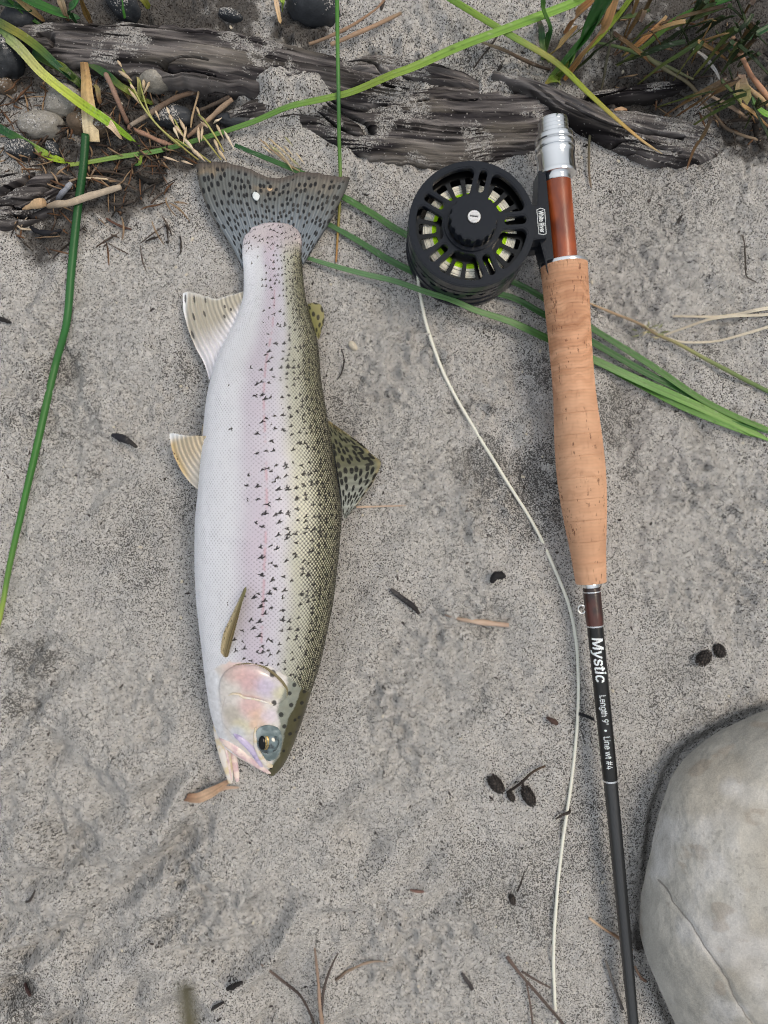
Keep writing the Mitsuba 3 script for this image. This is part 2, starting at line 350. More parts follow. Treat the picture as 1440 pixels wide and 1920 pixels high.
# ------------------------------------------------------------------ driftwood
def log_piece(px, width, base, height, seed, n=220, m=56, rough=1.0, power=2.4, crack=1.0):
    """a weathered length of wood lying along the pixel path px; width in pixels, height in metres above the sand at its base"""
    q, t = path([(*p, w, h, b) for p, w, h, b in zip(px, width, height, base)], n)
    cpt = np.array([W(a, b, 0.008) for a, b in q[:, :2]])
    L = np.concatenate([[0], np.cumsum(np.linalg.norm(np.diff(cpt, axis=0), axis=1))])
    tn = np.gradient(cpt, axis=0); tn /= np.linalg.norm(tn, axis=1, keepdims=True)
    nrm = np.stack([-tn[:, 1], tn[:, 0], 0 * L], 1)
    w = q[:, 2] / S
    s = np.linspace(-1, 1, m)
    ss = np.sign(s) * (1 - (1 - np.abs(s)) ** 1.35)
    A = np.stack([L[:, None] + 0 * ss, ss[None] * w[:, None], np.full((n, m), seed * 1.7)], -1)
    jag = 1 + 0.22 * rough * (meshkit.fbm(np.stack([L * 60, 0 * L + seed, 0 * L + 2], -1), 3, seed)[:, None] - 0.5) * np.abs(ss)[None]
    jag = jag + 0.10 * rough * (meshkit.fbm(np.stack([L[:, None] * 240 + 0 * ss, np.sign(ss)[None] + 0 * L[:, None] + seed, 0 * A[..., 0]], -1), 2, seed) - 0.5) * np.abs(ss)[None] ** 3
    pos = cpt[:, None] + nrm[:, None] * (ss[None, :, None] * w[:, None, None] * jag[..., None])
    dome = np.clip(1 - np.abs(ss) ** power, 0, 1) ** 0.5
    z = q[:, 4][:, None] + 0.76 * q[:, 3][:, None] * dome[None]
    warp = 6 * meshkit.fbm(A * [22, 40, 1], 2, seed + 3)
    gr = meshkit.fbm(np.stack([A[..., 0] * 26, A[..., 1] * 480 + warp, A[..., 2]], -1), 3, seed + 1) - 0.5
    fine = meshkit.fbm(np.stack([A[..., 0] * 70, A[..., 1] * 1100 + warp * 2, A[..., 2]], -1), 2, seed + 4) - 0.5
    lump = meshkit.fbm(A * [40, 90, 1] + 8, 3, seed + 2) - 0.5
    ck = meshkit.noise(np.stack([A[..., 0] * 17, A[..., 1] * 150 + warp * 0.8, A[..., 2] + 5], -1), seed + 6)
    z = z + dome[None] ** 0.5 * rough * (0.0044 * gr + 0.0032 * fine + 0.0042 * lump)
    z = z - crack * 0.008 * np.exp(-((ck - 0.5) / 0.018) ** 2) * (meshkit.noise(np.stack([A[..., 0] * 30, A[..., 1] * 60, A[..., 2] + 9], -1), seed) > 0.5)
    top = np.concatenate([pos[..., :2], z[..., None]], -1)
    bot = np.concatenate([pos[..., :2] * 1.0, np.full((n, m, 1), -0.012)], -1)[:, ::-1]
    bot[..., :2] = cpt[:, None, :2] + (bot[..., :2] - cpt[:, None, :2]) * 0.9
    V = np.concatenate([top, bot], 1)
    uv = np.concatenate([A[..., :2], A[:, ::-1, :2]], 1).reshape(-1, 2) + [seed * 3.1, seed * 0.7]
    v = V.reshape(-1, 3)
    f = grid_faces(n, 2 * m, True)
    # caps
    v = np.vstack([v, V[0].mean(0), V[-1].mean(0)]); uv = np.vstack([uv, uv[:1], uv[-1:]])
    k = np.arange(2 * m); k2 = (k + 1) % (2 * m); e = n * 2 * m
    f = np.vstack([f, np.stack([k * 0 + e, k, k2], 1), np.stack([k * 0 + e + 1, (n - 1) * 2 * m + k2, (n - 1) * 2 * m + k], 1)])
    return fix(v, f), uv

dw = thing('driftwood', 'long dark cracked driftwood log half buried in sand across the top', 'driftwood')
def wood(parent, name, *a, **k):
    mesh, uv = log_piece(*a, **k)
    part(parent, name, mesh, 'old_wood', smooth=True, uv=uv)
wood(dw, 'trunk', [(30, 58), (90, 72), (160, 82), (270, 92), (390, 105), (520, 125), (640, 143), (760, 158), (840, 165)], [14, 34, 44, 50, 55, 52, 44, 34, 10],
     [0.004, 0.004, 0.003, 0.003, 0.002, 0.001, 0, -0.001, -0.003], [0.006, 0.010, 0.013, 0.015, 0.016, 0.015, 0.012, 0.008, 0.003], 1, n=420, m=80)
wood(dw, 'broken_slab', [(425, 205), (500, 190), (580, 196), (660, 212), (750, 222), (860, 226), (960, 222), (1030, 215), (1080, 205)], [6, 20, 36, 58, 74, 74, 62, 48, 20],
     [0, 0, -0.001, -0.001, -0.001, -0.001, -0.001, -0.001, -0.002], [0.004, 0.006, 0.008, 0.009, 0.010, 0.010, 0.009, 0.008, 0.003], 2, n=420, m=100, power=3.5, crack=1.3)
wood(dw, 'upper_splinter', [(630, 118), (700, 118), (780, 126), (850, 140), (905, 150)], [14, 20, 22, 18, 6], [0, 0, 0, 0, 0], [0.008, 0.012, 0.012, 0.010, 0.004], 3, n=200, m=40)
wood(dw, 'root', [(925, 133), (1000, 162), (1070, 200), (1130, 228), (1190, 246), (1255, 260), (1310, 264), (1357, 272)], [6, 13, 20, 28, 40, 44, 36, 12],
     [0.002, 0.003, 0.004, 0.004, 0.004, 0.003, 0.002, 0.0], [0.008, 0.012, 0.013, 0.012, 0.011, 0.011, 0.009, 0.004], 4, n=320, m=60, power=3)
wood(dw, 'root', [(1105, 172), (1160, 166), (1220, 160), (1275, 152), (1310, 140)], [8, 11, 12, 11, 5], [-0.002, -0.002, -0.001, 0, 0], [0.010, 0.011, 0.011, 0.009, 0.004], 5, n=180, m=36)
dw2 = thing('driftwood', 'short dark split driftwood chunk at the left edge below the pebbles', 'driftwood')
wood(dw2, 'trunk', [(-40, 345), (20, 345), (70, 340), (115, 333), (135, 328)], [34, 32, 26, 16, 6], [-0.002, -0.002, -0.002, -0.001, -0.001], [0.014, 0.014, 0.012, 0.008, 0.004], 6, n=180, m=50)
wood(dw2, 'lower_strip', [(-40, 402), (20, 392), (70, 372), (110, 355), (150, 346)], [22, 20, 17, 13, 5], [-0.003, -0.003, -0.003, -0.002, -0.002], [0.012, 0.011, 0.010, 0.008, 0.004], 7, n=180, m=40)

# ------------------------------------------------------------------ stones
def stone(px, py, rx, ry, h, rot, mt, label, seed, rough=0.14, sink=0.35, name='pebble', cat='pebble', up=0.0):
    b = on([(px, py)])[0]
    single(name, blob((b[0], b[1], b[2] + h * (1 - sink) - h + h * 0.5 + up), (rx / S, ry / S, h), math.radians(rot), seed, rough, 4), mt, label, cat, smooth=True)
stone(80, 238, 44, 25, 0.010, 5, 'stone_grey', 'flat pale grey pebble under the pale yellow green blade', 1)
stone(125, 195, 36, 30, 0.010, 20, 'stone_grey', 'grey sandy stone just above the flat pale grey pebble', 2)
stone(6, 118, 36, 42, 0.018, 0, 'stone_dark', 'black rough stone at the left edge under the grass', 3, 0.25)
stone(16, 166, 18, 15, 0.007, 0, 'stone_brown', 'small olive brown pebble below the black rough stone', 4)
stone(590, 26, 52, 30, 0.016, -14, 'stone_dark', 'dark slate stone dusted with sand above the driftwood', 5, 0.10, 0.2, 'stone', 'stone')
stone(298, 166, 28, 17, 0.009, 10, 'stone_grey', 'rounded grey pebble in the hollow under the log', 6, up=0.006)
stone(325, 226, 44, 22, 0.008, -5, 'stone_dark', 'blue black pebble behind the pale seed head', 7, up=0.004)
stone(445, 228, 40, 13, 0.005, -8, 'stone_dark', 'flat dark stone beside the long green blade and the log tip', 8)
stone(104, 284, 12, 19, 0.007, 30, 'stone_dark', 'narrow dark green pebble between the blade and the brown leaf', 9)
stone(42, 285, 28, 18, 0.009, 0, 'stone_dark', 'dark grey pebble above the short driftwood chunk', 10)
stone(150, 234, 22, 20, 0.008, 0, 'stone_brown', 'brown pebble left of the dry sheath', 11)
stone(196, 238, 24, 18, 0.008, 40, 'stone_brown', 'brown pebble right of the dry sheath', 12)
stone(662, 650, 11, 7, 0.004, -50, 'stone_pale', 'small cream pebble on the sand right of the trout', 13, 0.2)
stone(433, 32, 24, 10, 0.006, -15, 'stone_dark', 'small bluish stone at the top edge left of the slate', 14)
stone(232, 12, 36, 24, 0.012, -40, 'stone_dark', 'dark stone behind the green stalks at the top left', 15)
stone(40, 40, 34, 24, 0.010, 20, 'stone_dark', 'dark stone in the top left corner behind the blades', 16)

# ------------------------------------------------------------------ grass, stalks, twigs
G1, G2, G3, G4 = lin(52, 110, 44), lin(100, 150, 58), lin(30, 76, 40), lin(150, 170, 80)
YG, TAN, STRAW, BRN, DBR, ORG = lin(176, 190, 84), lin(196, 164, 116), lin(214, 196, 156), lin(120, 88, 64), lin(58, 46, 40), lin(190, 134, 84)

def faded(c, mt):
    return c if mt != 'dry' else c * 0.68 + 0.32 * (c @ np.array([0.3, 0.55, 0.15]))[:, None]
def colors_along(t, cols, m, sat, midrib=0.0, seed=0):
    cols = np.asarray(cols)
    c = np.stack([np.interp(t, np.linspace(0, 1, len(cols)), cols[:, k]) for k in range(3)], -1)
    nz = meshkit.fbm(np.stack([t[:, None] * 30 + 0 * np.zeros(m), np.arange(m)[None] * 0.9 + 0 * t[:, None], np.full((len(t), m), seed * 2.3)], -1), 2, seed)
    k = 1 + sat * (nz - 0.5) * 2
    if midrib:
        a = np.abs(np.linspace(-1, 1, m // 2))
        rib = np.concatenate([1 + midrib * np.exp(-(a / 0.25) ** 2), np.ones(m - m // 2)])
        k = k * rib[None] * (1 + 0.09 * np.cos(np.pi * np.arange(m)))[None]
        k = k * (1 - 0.45 * (meshkit.noise(np.stack([t[:, None] * 90 + 0 * np.zeros(m), np.arange(m)[None] * 0.7 + 0 * t[:, None], np.full((len(t), m), seed * 1.3)], -1), seed + 1) > 0.88))
    out_ = c[:, None] * k[..., None]
    speck = meshkit.noise(np.stack([t[:, None] * 170 + 0 * np.zeros(m), np.arange(m)[None] * 1.1 + 0 * t[:, None], np.full((len(t), m), seed * 0.7)], -1), seed + 3)
    out_ = out_ + (0.30 * np.clip((speck - 0.80) / 0.12, 0, 1))[..., None] * (np.array([0.45, 0.45, 0.42]) - out_)   # sand dust
    return out_.reshape(-1, 3)

def blade_mesh(pts, width, cols, n=90, fold=0.25, seed=0, lift=0.0012, sat=0.16, tip=True, absolute=False):
    """a grass blade: shallow V in section, 0.5 mm thick"""
    q = np.asarray(pts, float) if absolute else on(pts, lift)
    p, t = path(q, n)
    w = np.interp(t, np.linspace(0, 1, len(width)), width) / S / 2
    if tip: w = w * np.clip((1 - t) / 0.05, 0.12, 1) ** 0.7
    _, s, u = frames(p)
    m = 7
    a = np.linspace(-1, 1, m)
    up = p[:, None] + s[:, None] * (a[None, :, None] * w[:, None, None]) + u[:, None] * ((np.abs(a)[None] * fold * w[:, None])[..., None])
    dn = up[:, ::-1] - u[:, None] * 0.00045
    V = np.concatenate([up, dn], 1)
    k = np.arange(2 * m); e = n * 2 * m; k2 = (k + 1) % (2 * m)
    f = np.vstack([grid_faces(n, 2 * m, True), np.stack([k * 0 + e, k, k2], 1), np.stack([k * 0 + e + 1, (n - 1) * 2 * m + k2, (n - 1) * 2 * m + k], 1)])
    c = colors_along(t, cols, 2 * m, sat, -0.18, seed)
    v = np.vstack([V.reshape(-1, 3), V[0].mean(0), V[-1].mean(0)])
    return fix(v, f), np.vstack([c, c[:1], c[-1:]])

def stalk_mesh(pts, width, cols, n=70, sides=10, seed=0, lift=0.0, sat=0.18, flat=1.0, absolute=False, wob=0.0):
    q = np.asarray(pts, float) if absolute else on(pts, lift)
    p, t = path(q, n)
    r = np.interp(t, np.linspace(0, 1, len(width)), width) / S / 2
    if wob: r = r * (1 + wob * (meshkit.fbm(np.stack([t * 5, 0 * t + seed, 0 * t], -1), 2, seed) - 0.5) * 2)
    p = p + np.array([0, 0, 1.0]) * (r[:, None] * 0.8 if not absolute else 0)
    v, f = tube(p, r, sides, flat)
    c = colors_along(t, cols, sides, sat, 0, seed)
    return fix(v, f), np.vstack([c, c[:1], c[-1:]])

seeds = iter(range(100, 9999))
def blade(pts, width, cols, label, name='grass_strand', cat='grass', group=None, mt='leaf', **k):
    mesh, c = blade_mesh(pts, width, cols, seed=next(seeds), **k); c = faded(c, mt)
    return single(name, mesh, mt, label, cat, smooth=True, color=np.clip(c, 0, 1), group=group)
def stalk(pts, width, cols, label, name='twig', cat='twig', group=None, mt='dry', **k):
    mesh, c = stalk_mesh(pts, width, cols, seed=next(seeds), **k); c = faded(c, mt)
    return single(name, mesh, mt, label, cat, smooth=True, color=np.clip(c, 0, 1), group=group)

# the long rush on the left with its dry sheath
t_ = thing('rush_stem', 'long dark green rush stem with a dry tan sheath along the left side', 'rush')
mesh, c_ = stalk_mesh([(163, 255, .007), (158, 320, .006), (150, 380, .004), (137, 500, .0025), (128, 600, .002), (105, 690, .0045), (80, 800, .0025), (45, 950, .001), (20, 1060, .001), (0, 1165, .001), (-10, 1210, 0)],
                      [14.5, 14.5, 14.5, 14, 12.5, 13, 13, 11.5, 10.5, 9, 7], [G3 * 1.0, G3, lin(42, 96, 50), lin(48, 104, 52), lin(58, 108, 54), lin(56, 112, 48), lin(60, 116, 50), lin(90, 130, 60), YG], n=200, sides=14, seed=5)
part(t_, 'stem', mesh, 'leaf', smooth=True, color=np.clip(c_, 0, 1))
mesh, c_ = blade_mesh([(156, 116, .012), (160, 160, .011), (163, 200, .011), (167, 240, .010), (170, 266, .009)], [14, 20, 25, 30, 28], [lin(150, 120, 84), lin(190, 160, 112), lin(200, 176, 130), lin(222, 208, 176), lin(214, 196, 158)], fold=-0.5, seed=6, tip=False, sat=0.3)
part(t_, 'sheath', mesh, 'dry', smooth=True, color=np.clip(c_, 0, 1), label='dry tan papery sheath at the top of the rush stem')

blade([(-15, 48, .012), (30, 84, .014), (80, 138, .014), (130, 178, .014), (180, 213, .013), (225, 245, .008), (262, 274, .002)], [18, 18, 17, 16, 17, 16, 7], [G1, lin(150, 160, 110), lin(178, 180, 112), YG, lin(160, 180, 60), lin(130, 170, 40), lin(110, 150, 40)], 'pale yellow green blade leaning across the dry sheath at the left')
blade([(-15, 36, .014), (30, 60, .015), (75, 92, .014), (110, 125, .010), (150, 160, .005)], [16, 15, 15, 13, 7], [G3, lin(120, 120, 50), lin(90, 110, 40), G3, G3 * 0.6], 'dark olive blade above the pale yellow green blade')
blade([(60, 100, .008), (110, 125, .007), (150, 155, .004), (165, 175, .002)], [16, 18, 14, 6], [G3, lin(80, 100, 30), G3 * 0.7], 'short olive blade in the shade under the log end')
blade([(-15, 232, .006), (30, 258, .006), (70, 281, .004), (100, 296, .002), (130, 304, .001)], [14, 15, 15, 14, 6], [G3, G3, lin(70, 110, 40), lin(140, 170, 40), lin(150, 175, 50)], 'green blade curving to a bright tip left of the rush')
blade([(128, 309, .003), (200, 298, .003), (300, 282, .004), (400, 253, .006), (470, 230, .008), (560, 195, .013), (640, 178, .016), (750, 135, .020), (860, 88, .02), (960, 50, .02), (1060, 12, .02), (1120, -12, .02)],
      [7, 9, 9, 9, 10, 11, 12, 14, 15, 15, 16, 16], [lin(130, 150, 70), lin(92, 132, 70), lin(92, 132, 66), lin(100, 140, 62), lin(126, 150, 62), lin(112, 150, 58), lin(116, 158, 62), lin(116, 160, 66)], 'longest green blade rising from the left edge to the top over the log', n=220, fold=0.15)
stalk([(632, -10, .020), (633, 80, .019), (635, 180, .018), (636, 260, .010), (638, 330, .005), (637, 380, .003), (634, 430, .002), (630, 492, .001)], [7, 7, 7, 7, 7, 6, 5, 3], [lin(64, 120, 44), lin(80, 130, 60), lin(64, 112, 60), lin(90, 130, 60), lin(120, 120, 60), lin(170, 120, 70)],
      'thin upright green stem passing over the log to the tail fin', 'green_rush', 'rush', mt='leaf', n=120)
blade([(838, -10, .012), (900, 28, .016), (960, 64, .020), (1040, 112, .022), (1110, 178, .022), (1180, 242, .018), (1215, 270, .016), (1242, 288, .014)], [12, 12, 12, 11, 10, 8, 5, 3], [lin(100, 140, 56), lin(120, 150, 60), lin(116, 150, 70), lin(150, 150, 80), lin(140, 160, 60), lin(160, 160, 70), lin(196, 160, 100), lin(190, 170, 130)], 'green stem with tan tip slanting down across the log to the right', n=140, fold=-0.6)

# blades that run under the reel and grip
blade([(440, 272, .006), (500, 297, .005), (560, 322, .004), (610, 350, .004), (650, 373, .004), (700, 402, .003), (740, 428, .003), (800, 460, .002), (880, 495, .002), (980, 537, .003), (1060, 585, .003), (1120, 622, .003), (1213, 680, .003), (1330, 757, .002), (1440, 806, .002), (1480, 820, .002)],
      [7, 9, 10, 12, 12, 12, 12, 11, 11, 11, 11, 12, 12, 11, 10, 9], [G3, lin(62, 104, 50), lin(76, 114, 64), lin(58, 100, 58), lin(72, 108, 66), lin(70, 110, 60), lin(84, 124, 60), lin(90, 132, 60)], 'uppermost green blade of the bundle running under the reel', n=240)
blade([(600, 412, .003), (660, 445, .003), (740, 493, .003), (800, 520, .002), (880, 540, .002), (954, 556, .003), (1020, 590, .003), (1108, 640, .003), (1213, 700, .003), (1280, 733, .002), (1360, 778, .002), (1440, 812, .002)],
      [8, 11, 12, 12, 11, 11, 12, 12, 12, 12, 10, 8], [lin(66, 104, 62), lin(70, 108, 66), lin(60, 100, 60), lin(56, 96, 50), lin(46, 92, 44), lin(60, 110, 52)], 'second green blade of the bundle, dark between its neighbours', n=200)
blade([(560, 478, .003), (610, 494, .004), (680, 513, .006), (740, 527, .010), (795, 546, .014), (851, 564, .015), (895, 583, .013), (951, 601, .009), (1023, 633, .005), (1110, 673, .003), (1213, 720, .003), (1313, 764, .003), (1380, 795, .002), (1450, 830, .002)],
      [6, 9, 10, 10, 10, 11, 13, 14, 14, 15, 16, 15, 14, 12], [lin(88, 124, 84), lin(92, 128, 88), lin(90, 128, 80), lin(82, 122, 72), lin(70, 112, 56), lin(96, 140, 76), lin(106, 148, 72), lin(104, 150, 66)], 'broad green blade crossing over the lower rim of the reel', n=240, fold=0.12)
blade([(1090, 662, .002), (1180, 712, .002), (1280, 764, .002), (1360, 797, .002), (1420, 820, .001)], [8, 10, 11, 10, 6], [lin(60, 104, 48), lin(86, 130, 62), lin(96, 140, 66)], 'lowest green blade of the bundle right of the cork grip')

# seed stem on the right
t_ = thing('seed_stem', 'thin stem with a small green seed cluster lying right of the cork grip', 'grass stem')
def sub(parent, name, pts, width, cols, mt='dry', flat=False, **k):
    mesh, c = (blade_mesh if flat else stalk_mesh)(pts, width, cols, seed=next(seeds), **k); c = faded(c, mt)
    part(parent, name, mesh, mt, smooth=True, color=np.clip(c, 0, 1))
sub(t_, 'stem', [(1098, 566, .002), (1150, 588, .003), (1195, 606, .004), (1232, 628, .004), (1262, 641, .004), (1330, 678, .003), (1400, 715, .003), (1460, 745, .003)], [3, 5, 5, 6, 7, 8, 8, 8], [TAN, lin(170, 140, 100), lin(150, 130, 90), lin(150, 150, 80), lin(120, 140, 70), lin(104, 132, 60), lin(92, 130, 60)])
def spikelet(parent, x1, y1, x2, y2, w, c, h=0.004):
    sub(parent, 'spikelet', [(x1, y1, h), ((x1 + x2) / 2, (y1 + y2) / 2, h + .001), (x2, y2, h)], [1.0, w * 0.68, w * 0.74, w * 0.4, 0.6], [c * 0.85, c, c * 1.1], n=10, sides=6, sat=0.25)
for k in range(16):
    a = rng.uniform(0, 2 * np.pi); L = rng.uniform(9, 20); x, y = 1222 + rng.normal(0, 11), 622 + rng.normal(0, 8)
    spikelet(t_, x, y, x + L * math.cos(a), y + L * math.sin(a) * 0.8, 4, [lin(150, 160, 90), lin(190, 180, 130), lin(120, 130, 70)][k % 3])
blade([(1226, 636, .003), (1280, 616, .005), (1340, 597, .005), (1390, 592, .005), (1460, 588, .004)], [3, 4, 5, 5, 6], [lin(206, 194, 166), lin(176, 164, 140), lin(206, 196, 170), lin(216, 206, 182)], 'middle pale straw blade fanning out from the seed cluster', 'straw_blade', 'straw', mt='dry')
blade([(1262, 593, .002), (1330, 594, .003), (1380, 590, .003), (1420, 581, .003), (1460, 575, .003)], [3, 4, 5, 6, 7], [lin(186, 172, 144), lin(210, 198, 172), lin(222, 212, 188)], 'upper pale straw blade pointing at the seed cluster', 'straw_blade', 'straw', mt='dry')
blade([(1252, 634, .003), (1290, 642, .004), (1340, 640, .004), (1400, 625, .004), (1460, 606, .004)], [3, 4, 4, 5, 5], [lin(206, 196, 172), lin(196, 184, 158), lin(210, 200, 178)], 'lower pale straw blade curving away under the seed cluster', 'straw_blade', 'straw', mt='dry')

# seed heads by the tail
t_ = thing('grass_panicle', 'pale tan grass seed head spread above the tail fin', 'seed head')
for pts in ([(228, 128), (246, 158), (270, 203), (300, 240), (335, 270), (372, 300)], [(262, 150), (272, 190), (285, 222), (310, 250), (340, 275)], [(320, 210), (338, 245), (360, 275)], [(372, 215), (400, 250), (420, 285)], [(372, 245), (390, 268), (415, 300)], [(330, 262), (360, 280), (395, 305)]):
    sub(t_, 'branch', [(*p, .012) for p in pts], [3, 3.5, 3.5, 3], [lin(150, 160, 90), lin(176, 176, 110), lin(160, 150, 90)], mt='leaf', n=30, sides=6)
for x1, y1, x2, y2, w in [(214, 96, 222, 115, 6), (220, 113, 232, 131, 7), (248, 152, 222, 133, 10), (262, 195, 240, 165, 8), (270, 172, 270, 148, 9), (274, 168, 290, 143, 8), (268, 180, 284, 150, 6), (312, 200, 320, 219, 8), (318, 216, 328, 237, 9), (328, 236, 344, 257, 10), (336, 222, 350, 250, 9),
                          (326, 240, 336, 262, 8), (368, 200, 376, 219, 7), (372, 216, 390, 233, 8), (390, 240, 376, 228, 6), (374, 268, 372, 238, 9), (378, 264, 380, 236, 7), (400, 232, 416, 221, 6), (406, 234, 420, 262, 7), (420, 245, 440, 282, 7), (402, 262, 412, 286, 8), (408, 280, 425, 303, 9),
                          (345, 260, 368, 287, 9), (358, 278, 385, 303, 10), (306, 294, 336, 304, 6), (340, 302, 362, 309, 6), (350, 238, 344, 270, 7), (244, 158, 258, 176, 7), (290, 205, 300, 226, 6)]:
    spikelet(t_, x1, y1, x2, y2, w, [lin(214, 186, 146), lin(202, 176, 132), lin(226, 206, 172)][int(x1 + y1) % 3], 0.012)
t_ = thing('grass_panicle', 'small drooping straw seed head just above the notch of the tail', 'seed head')
for k in range(16):
    x, y = 496 + 3.2 * k + rng.normal(0, 5), 264 + 1.7 * k + rng.normal(0, 8)
    spikelet(t_, x, y, x + rng.uniform(14, 24), y + rng.uniform(16, 26), 5, [lin(190, 168, 120), lin(160, 160, 100), lin(206, 186, 146)][k % 3], 0.006)
sub(t_, 'branch', [(488, 262, .006), (520, 290, .006), (552, 316, .005), (572, 326, .004)], [2, 3, 4, 3], [lin(176, 140, 100), lin(150, 130, 90)], n=24, sides=6)

# tufts: each blade a part
def tuft(label, blades, mt='leaf', name='grass_tuft'):
    t = thing(name, label, 'grass tuft')
    for pts, w, cols in blades:
        sub(t, 'blade', pts, w, cols, mt, True, n=36, fold=0.3)
    return t
tuft('green and orange grass tuft growing behind the driftwood root', [
    ([(1028, 150, 0), (1080, 92, .03), (1128, 30, .06), (1165, -40, .09)], [12, 20, 18, 10], [lin(120, 150, 60), lin(48, 100, 44), lin(58, 116, 50), G3]),
    ([(1040, 152, 0), (1072, 110, .02), (1105, 50, .05), (1135, -30, .09)], [10, 19, 20, 12], [lin(150, 170, 80), lin(56, 108, 46), lin(44, 92, 44), lin(60, 116, 60)]),
    ([(1058, 150, 0), (1092, 105, .02), (1130, 55, .045), (1152, 0, .06), (1165, -40, .07)], [6, 14, 16, 14, 10], [ORG, lin(186, 146, 102), lin(176, 134, 90), lin(190, 156, 116)]),
    ([(1066, 132, 0), (1105, 90, .02), (1150, 40, .04), (1195, -20, .06)], [6, 10, 10, 8], [lin(150, 150, 50), lin(166, 180, 66), lin(170, 190, 80), lin(150, 180, 70)]),
    ([(1026, 108, 0), (1052, 82, .02), (1082, 48, .035)], [8, 14, 5], [lin(150, 140, 70), lin(190, 160, 108), lin(166, 124, 80)]),
    ([(1016, 112, 0), (1030, 60, .015), (1018, 10, .03), (1020, -30, .04)], [7, 11, 10, 8], [lin(80, 100, 50), G3, lin(80, 120, 60), G3]),
    ([(1050, 155, 0), (1040, 148, .006), (1022, 158, .006)], [10, 14, 4], [lin(170, 180, 110), lin(120, 150, 60), lin(160, 140, 70)]),
    ([(1034, 150, 0), (1052, 128, .012), (1078, 100, .02)], [10, 14, 4], [lin(200, 196, 150), lin(170, 180, 90), lin(90, 130, 50)]),
    ([(1060, 62, .0), (1080, 30, .02), (1110, 0, .03), (1130, -30, .04)], [8, 16, 14, 8], [ORG, lin(148, 112, 76), lin(190, 130, 80), TAN]),
    ([(1010, 40, 0), (1016, 80, .01), (1030, 118, 0.004)], [8, 12, 6], [DBR, G3, lin(90, 110, 50)]),
])
bl = []
for k in range(76):
    x, y = rng.uniform(1130, 1450), rng.uniform(-40, 80)
    if k % 3 == 0: x, y = rng.uniform(1330, 1450), rng.uniform(40, 230)
    a = math.radians(rng.uniform(18, 75)); L = rng.uniform(50, 170)
    dx, dy = -L * math.cos(a), L * math.sin(a) * 0.7
    if rng.random() < 0.2: dx = -dx * 0.6
    ok = (x + dx < 1400 or y + dy < 200)
    c = [[lin(40, 60, 34), lin(30, 48, 30), lin(70, 84, 48)], [DBR, lin(120, 100, 70), BRN], [lin(48, 66, 36), lin(84, 104, 56), lin(120, 124, 70)], [TAN * 0.8, lin(150, 120, 80), lin(110, 88, 62)]][[0, 2, 0, 1, 2, 3, 0, 1][k % 8]]
    bl.append(([(x, y, rng.uniform(.03, .06)), (x + dx * 0.5, y + dy * 0.45, rng.uniform(.015, .03)), (x + dx, y + dy, .002)], [rng.uniform(5, 9), rng.uniform(6, 10), 3], c))
tuft('tangled dark green grass tuft filling the top right corner', bl)
tuft('long green blades with one orange blade reaching out of the right corner tuft', [
    ([(1460, -30, .03), (1330, 10, .025), (1270, 36, .02), (1212, 84, .012), (1156, 124, .002)], [8, 9, 10, 9, 4], [G3, G1, lin(70, 116, 44), lin(120, 130, 60)]),
    ([(1250, 30, .012), (1220, 62, .010), (1185, 92, .006), (1165, 106, .002)], [5, 9, 10, 4], [TAN, ORG * 0.9, lin(180, 130, 80), TAN]),
    ([(1460, 40, .02), (1400, 72, .015), (1340, 100, .008), (1322, 108, .004)], [10, 11, 8, 4], [G3, G3 * 0.9, G3]),
    ([(1460, 205, .006), (1440, 215, .010), (1424, 205, .012), (1410, 180, .010)], [10, 12, 9, 4], [lin(90, 150, 50), lin(110, 160, 60), G3]),
])
tuft('thick green stalks cut off by the top edge at the left', [
    ([(148, -20, .03), (140, 8, .022), (133, 28, .014), (150, 52, .003)], [18, 19, 16, 8], [lin(76, 140, 76), lin(58, 124, 62), G3, G3 * 0.6]),
    ([(226, -20, .03), (230, 8, .02), (235, 32, .010)], [13, 14, 13], [lin(110, 170, 90), lin(84, 156, 70), lin(80, 140, 60)]),
    ([(20, -20, .02), (70, 8, .015), (110, 24, .008), (150, 34, .002)], [14, 18, 16, 8], [G3, lin(50, 104, 40), G3]),
    ([(108, -20, .02), (118, 12, .012), (128, 40, .004)], [12, 14, 8], [lin(160, 150, 130), lin(190, 170, 140), BRN]),
    ([(14, -20, .02), (46, 8, .014), (84, 40, .004)], [10, 15, 6], [lin(180, 160, 100), lin(206, 180, 130), lin(150, 116, 70)]),
    ([(250, -20, .02), (268, -2, .015), (280, 16, .01)], [12, 14, 10], [lin(90, 84, 30), lin(130, 128, 60), lin(80, 90, 30)]),
    ([(150, -10, .02), (160, 20, .01), (172, 46, .003)], [8, 12, 6], [lin(130, 100, 60), lin(110, 90, 50), DBR]),
    ([(6, -10, .02), (40, 20, .012), (80, 48, .004)], [5, 8, 4], [G3, lin(90, 140, 60), G3]),
    ([(-20, -10, .02), (20, 8, .015), (60, 20, .01)], [12, 14, 8], [G3 * 0.6, G3 * 0.7, G3]),
    ([(528, -15, .012), (530, 5, .01), (529, 22, .004)], [8, 9, 5], [lin(120, 160, 50), lin(140, 170, 60), lin(110, 140, 50)]),
    ([(515, -15, .012), (520, 15, .01), (526, 44, .006)], [4, 9, 6], [TAN, lin(206, 180, 150), TAN]),
], name='grass_tuft')
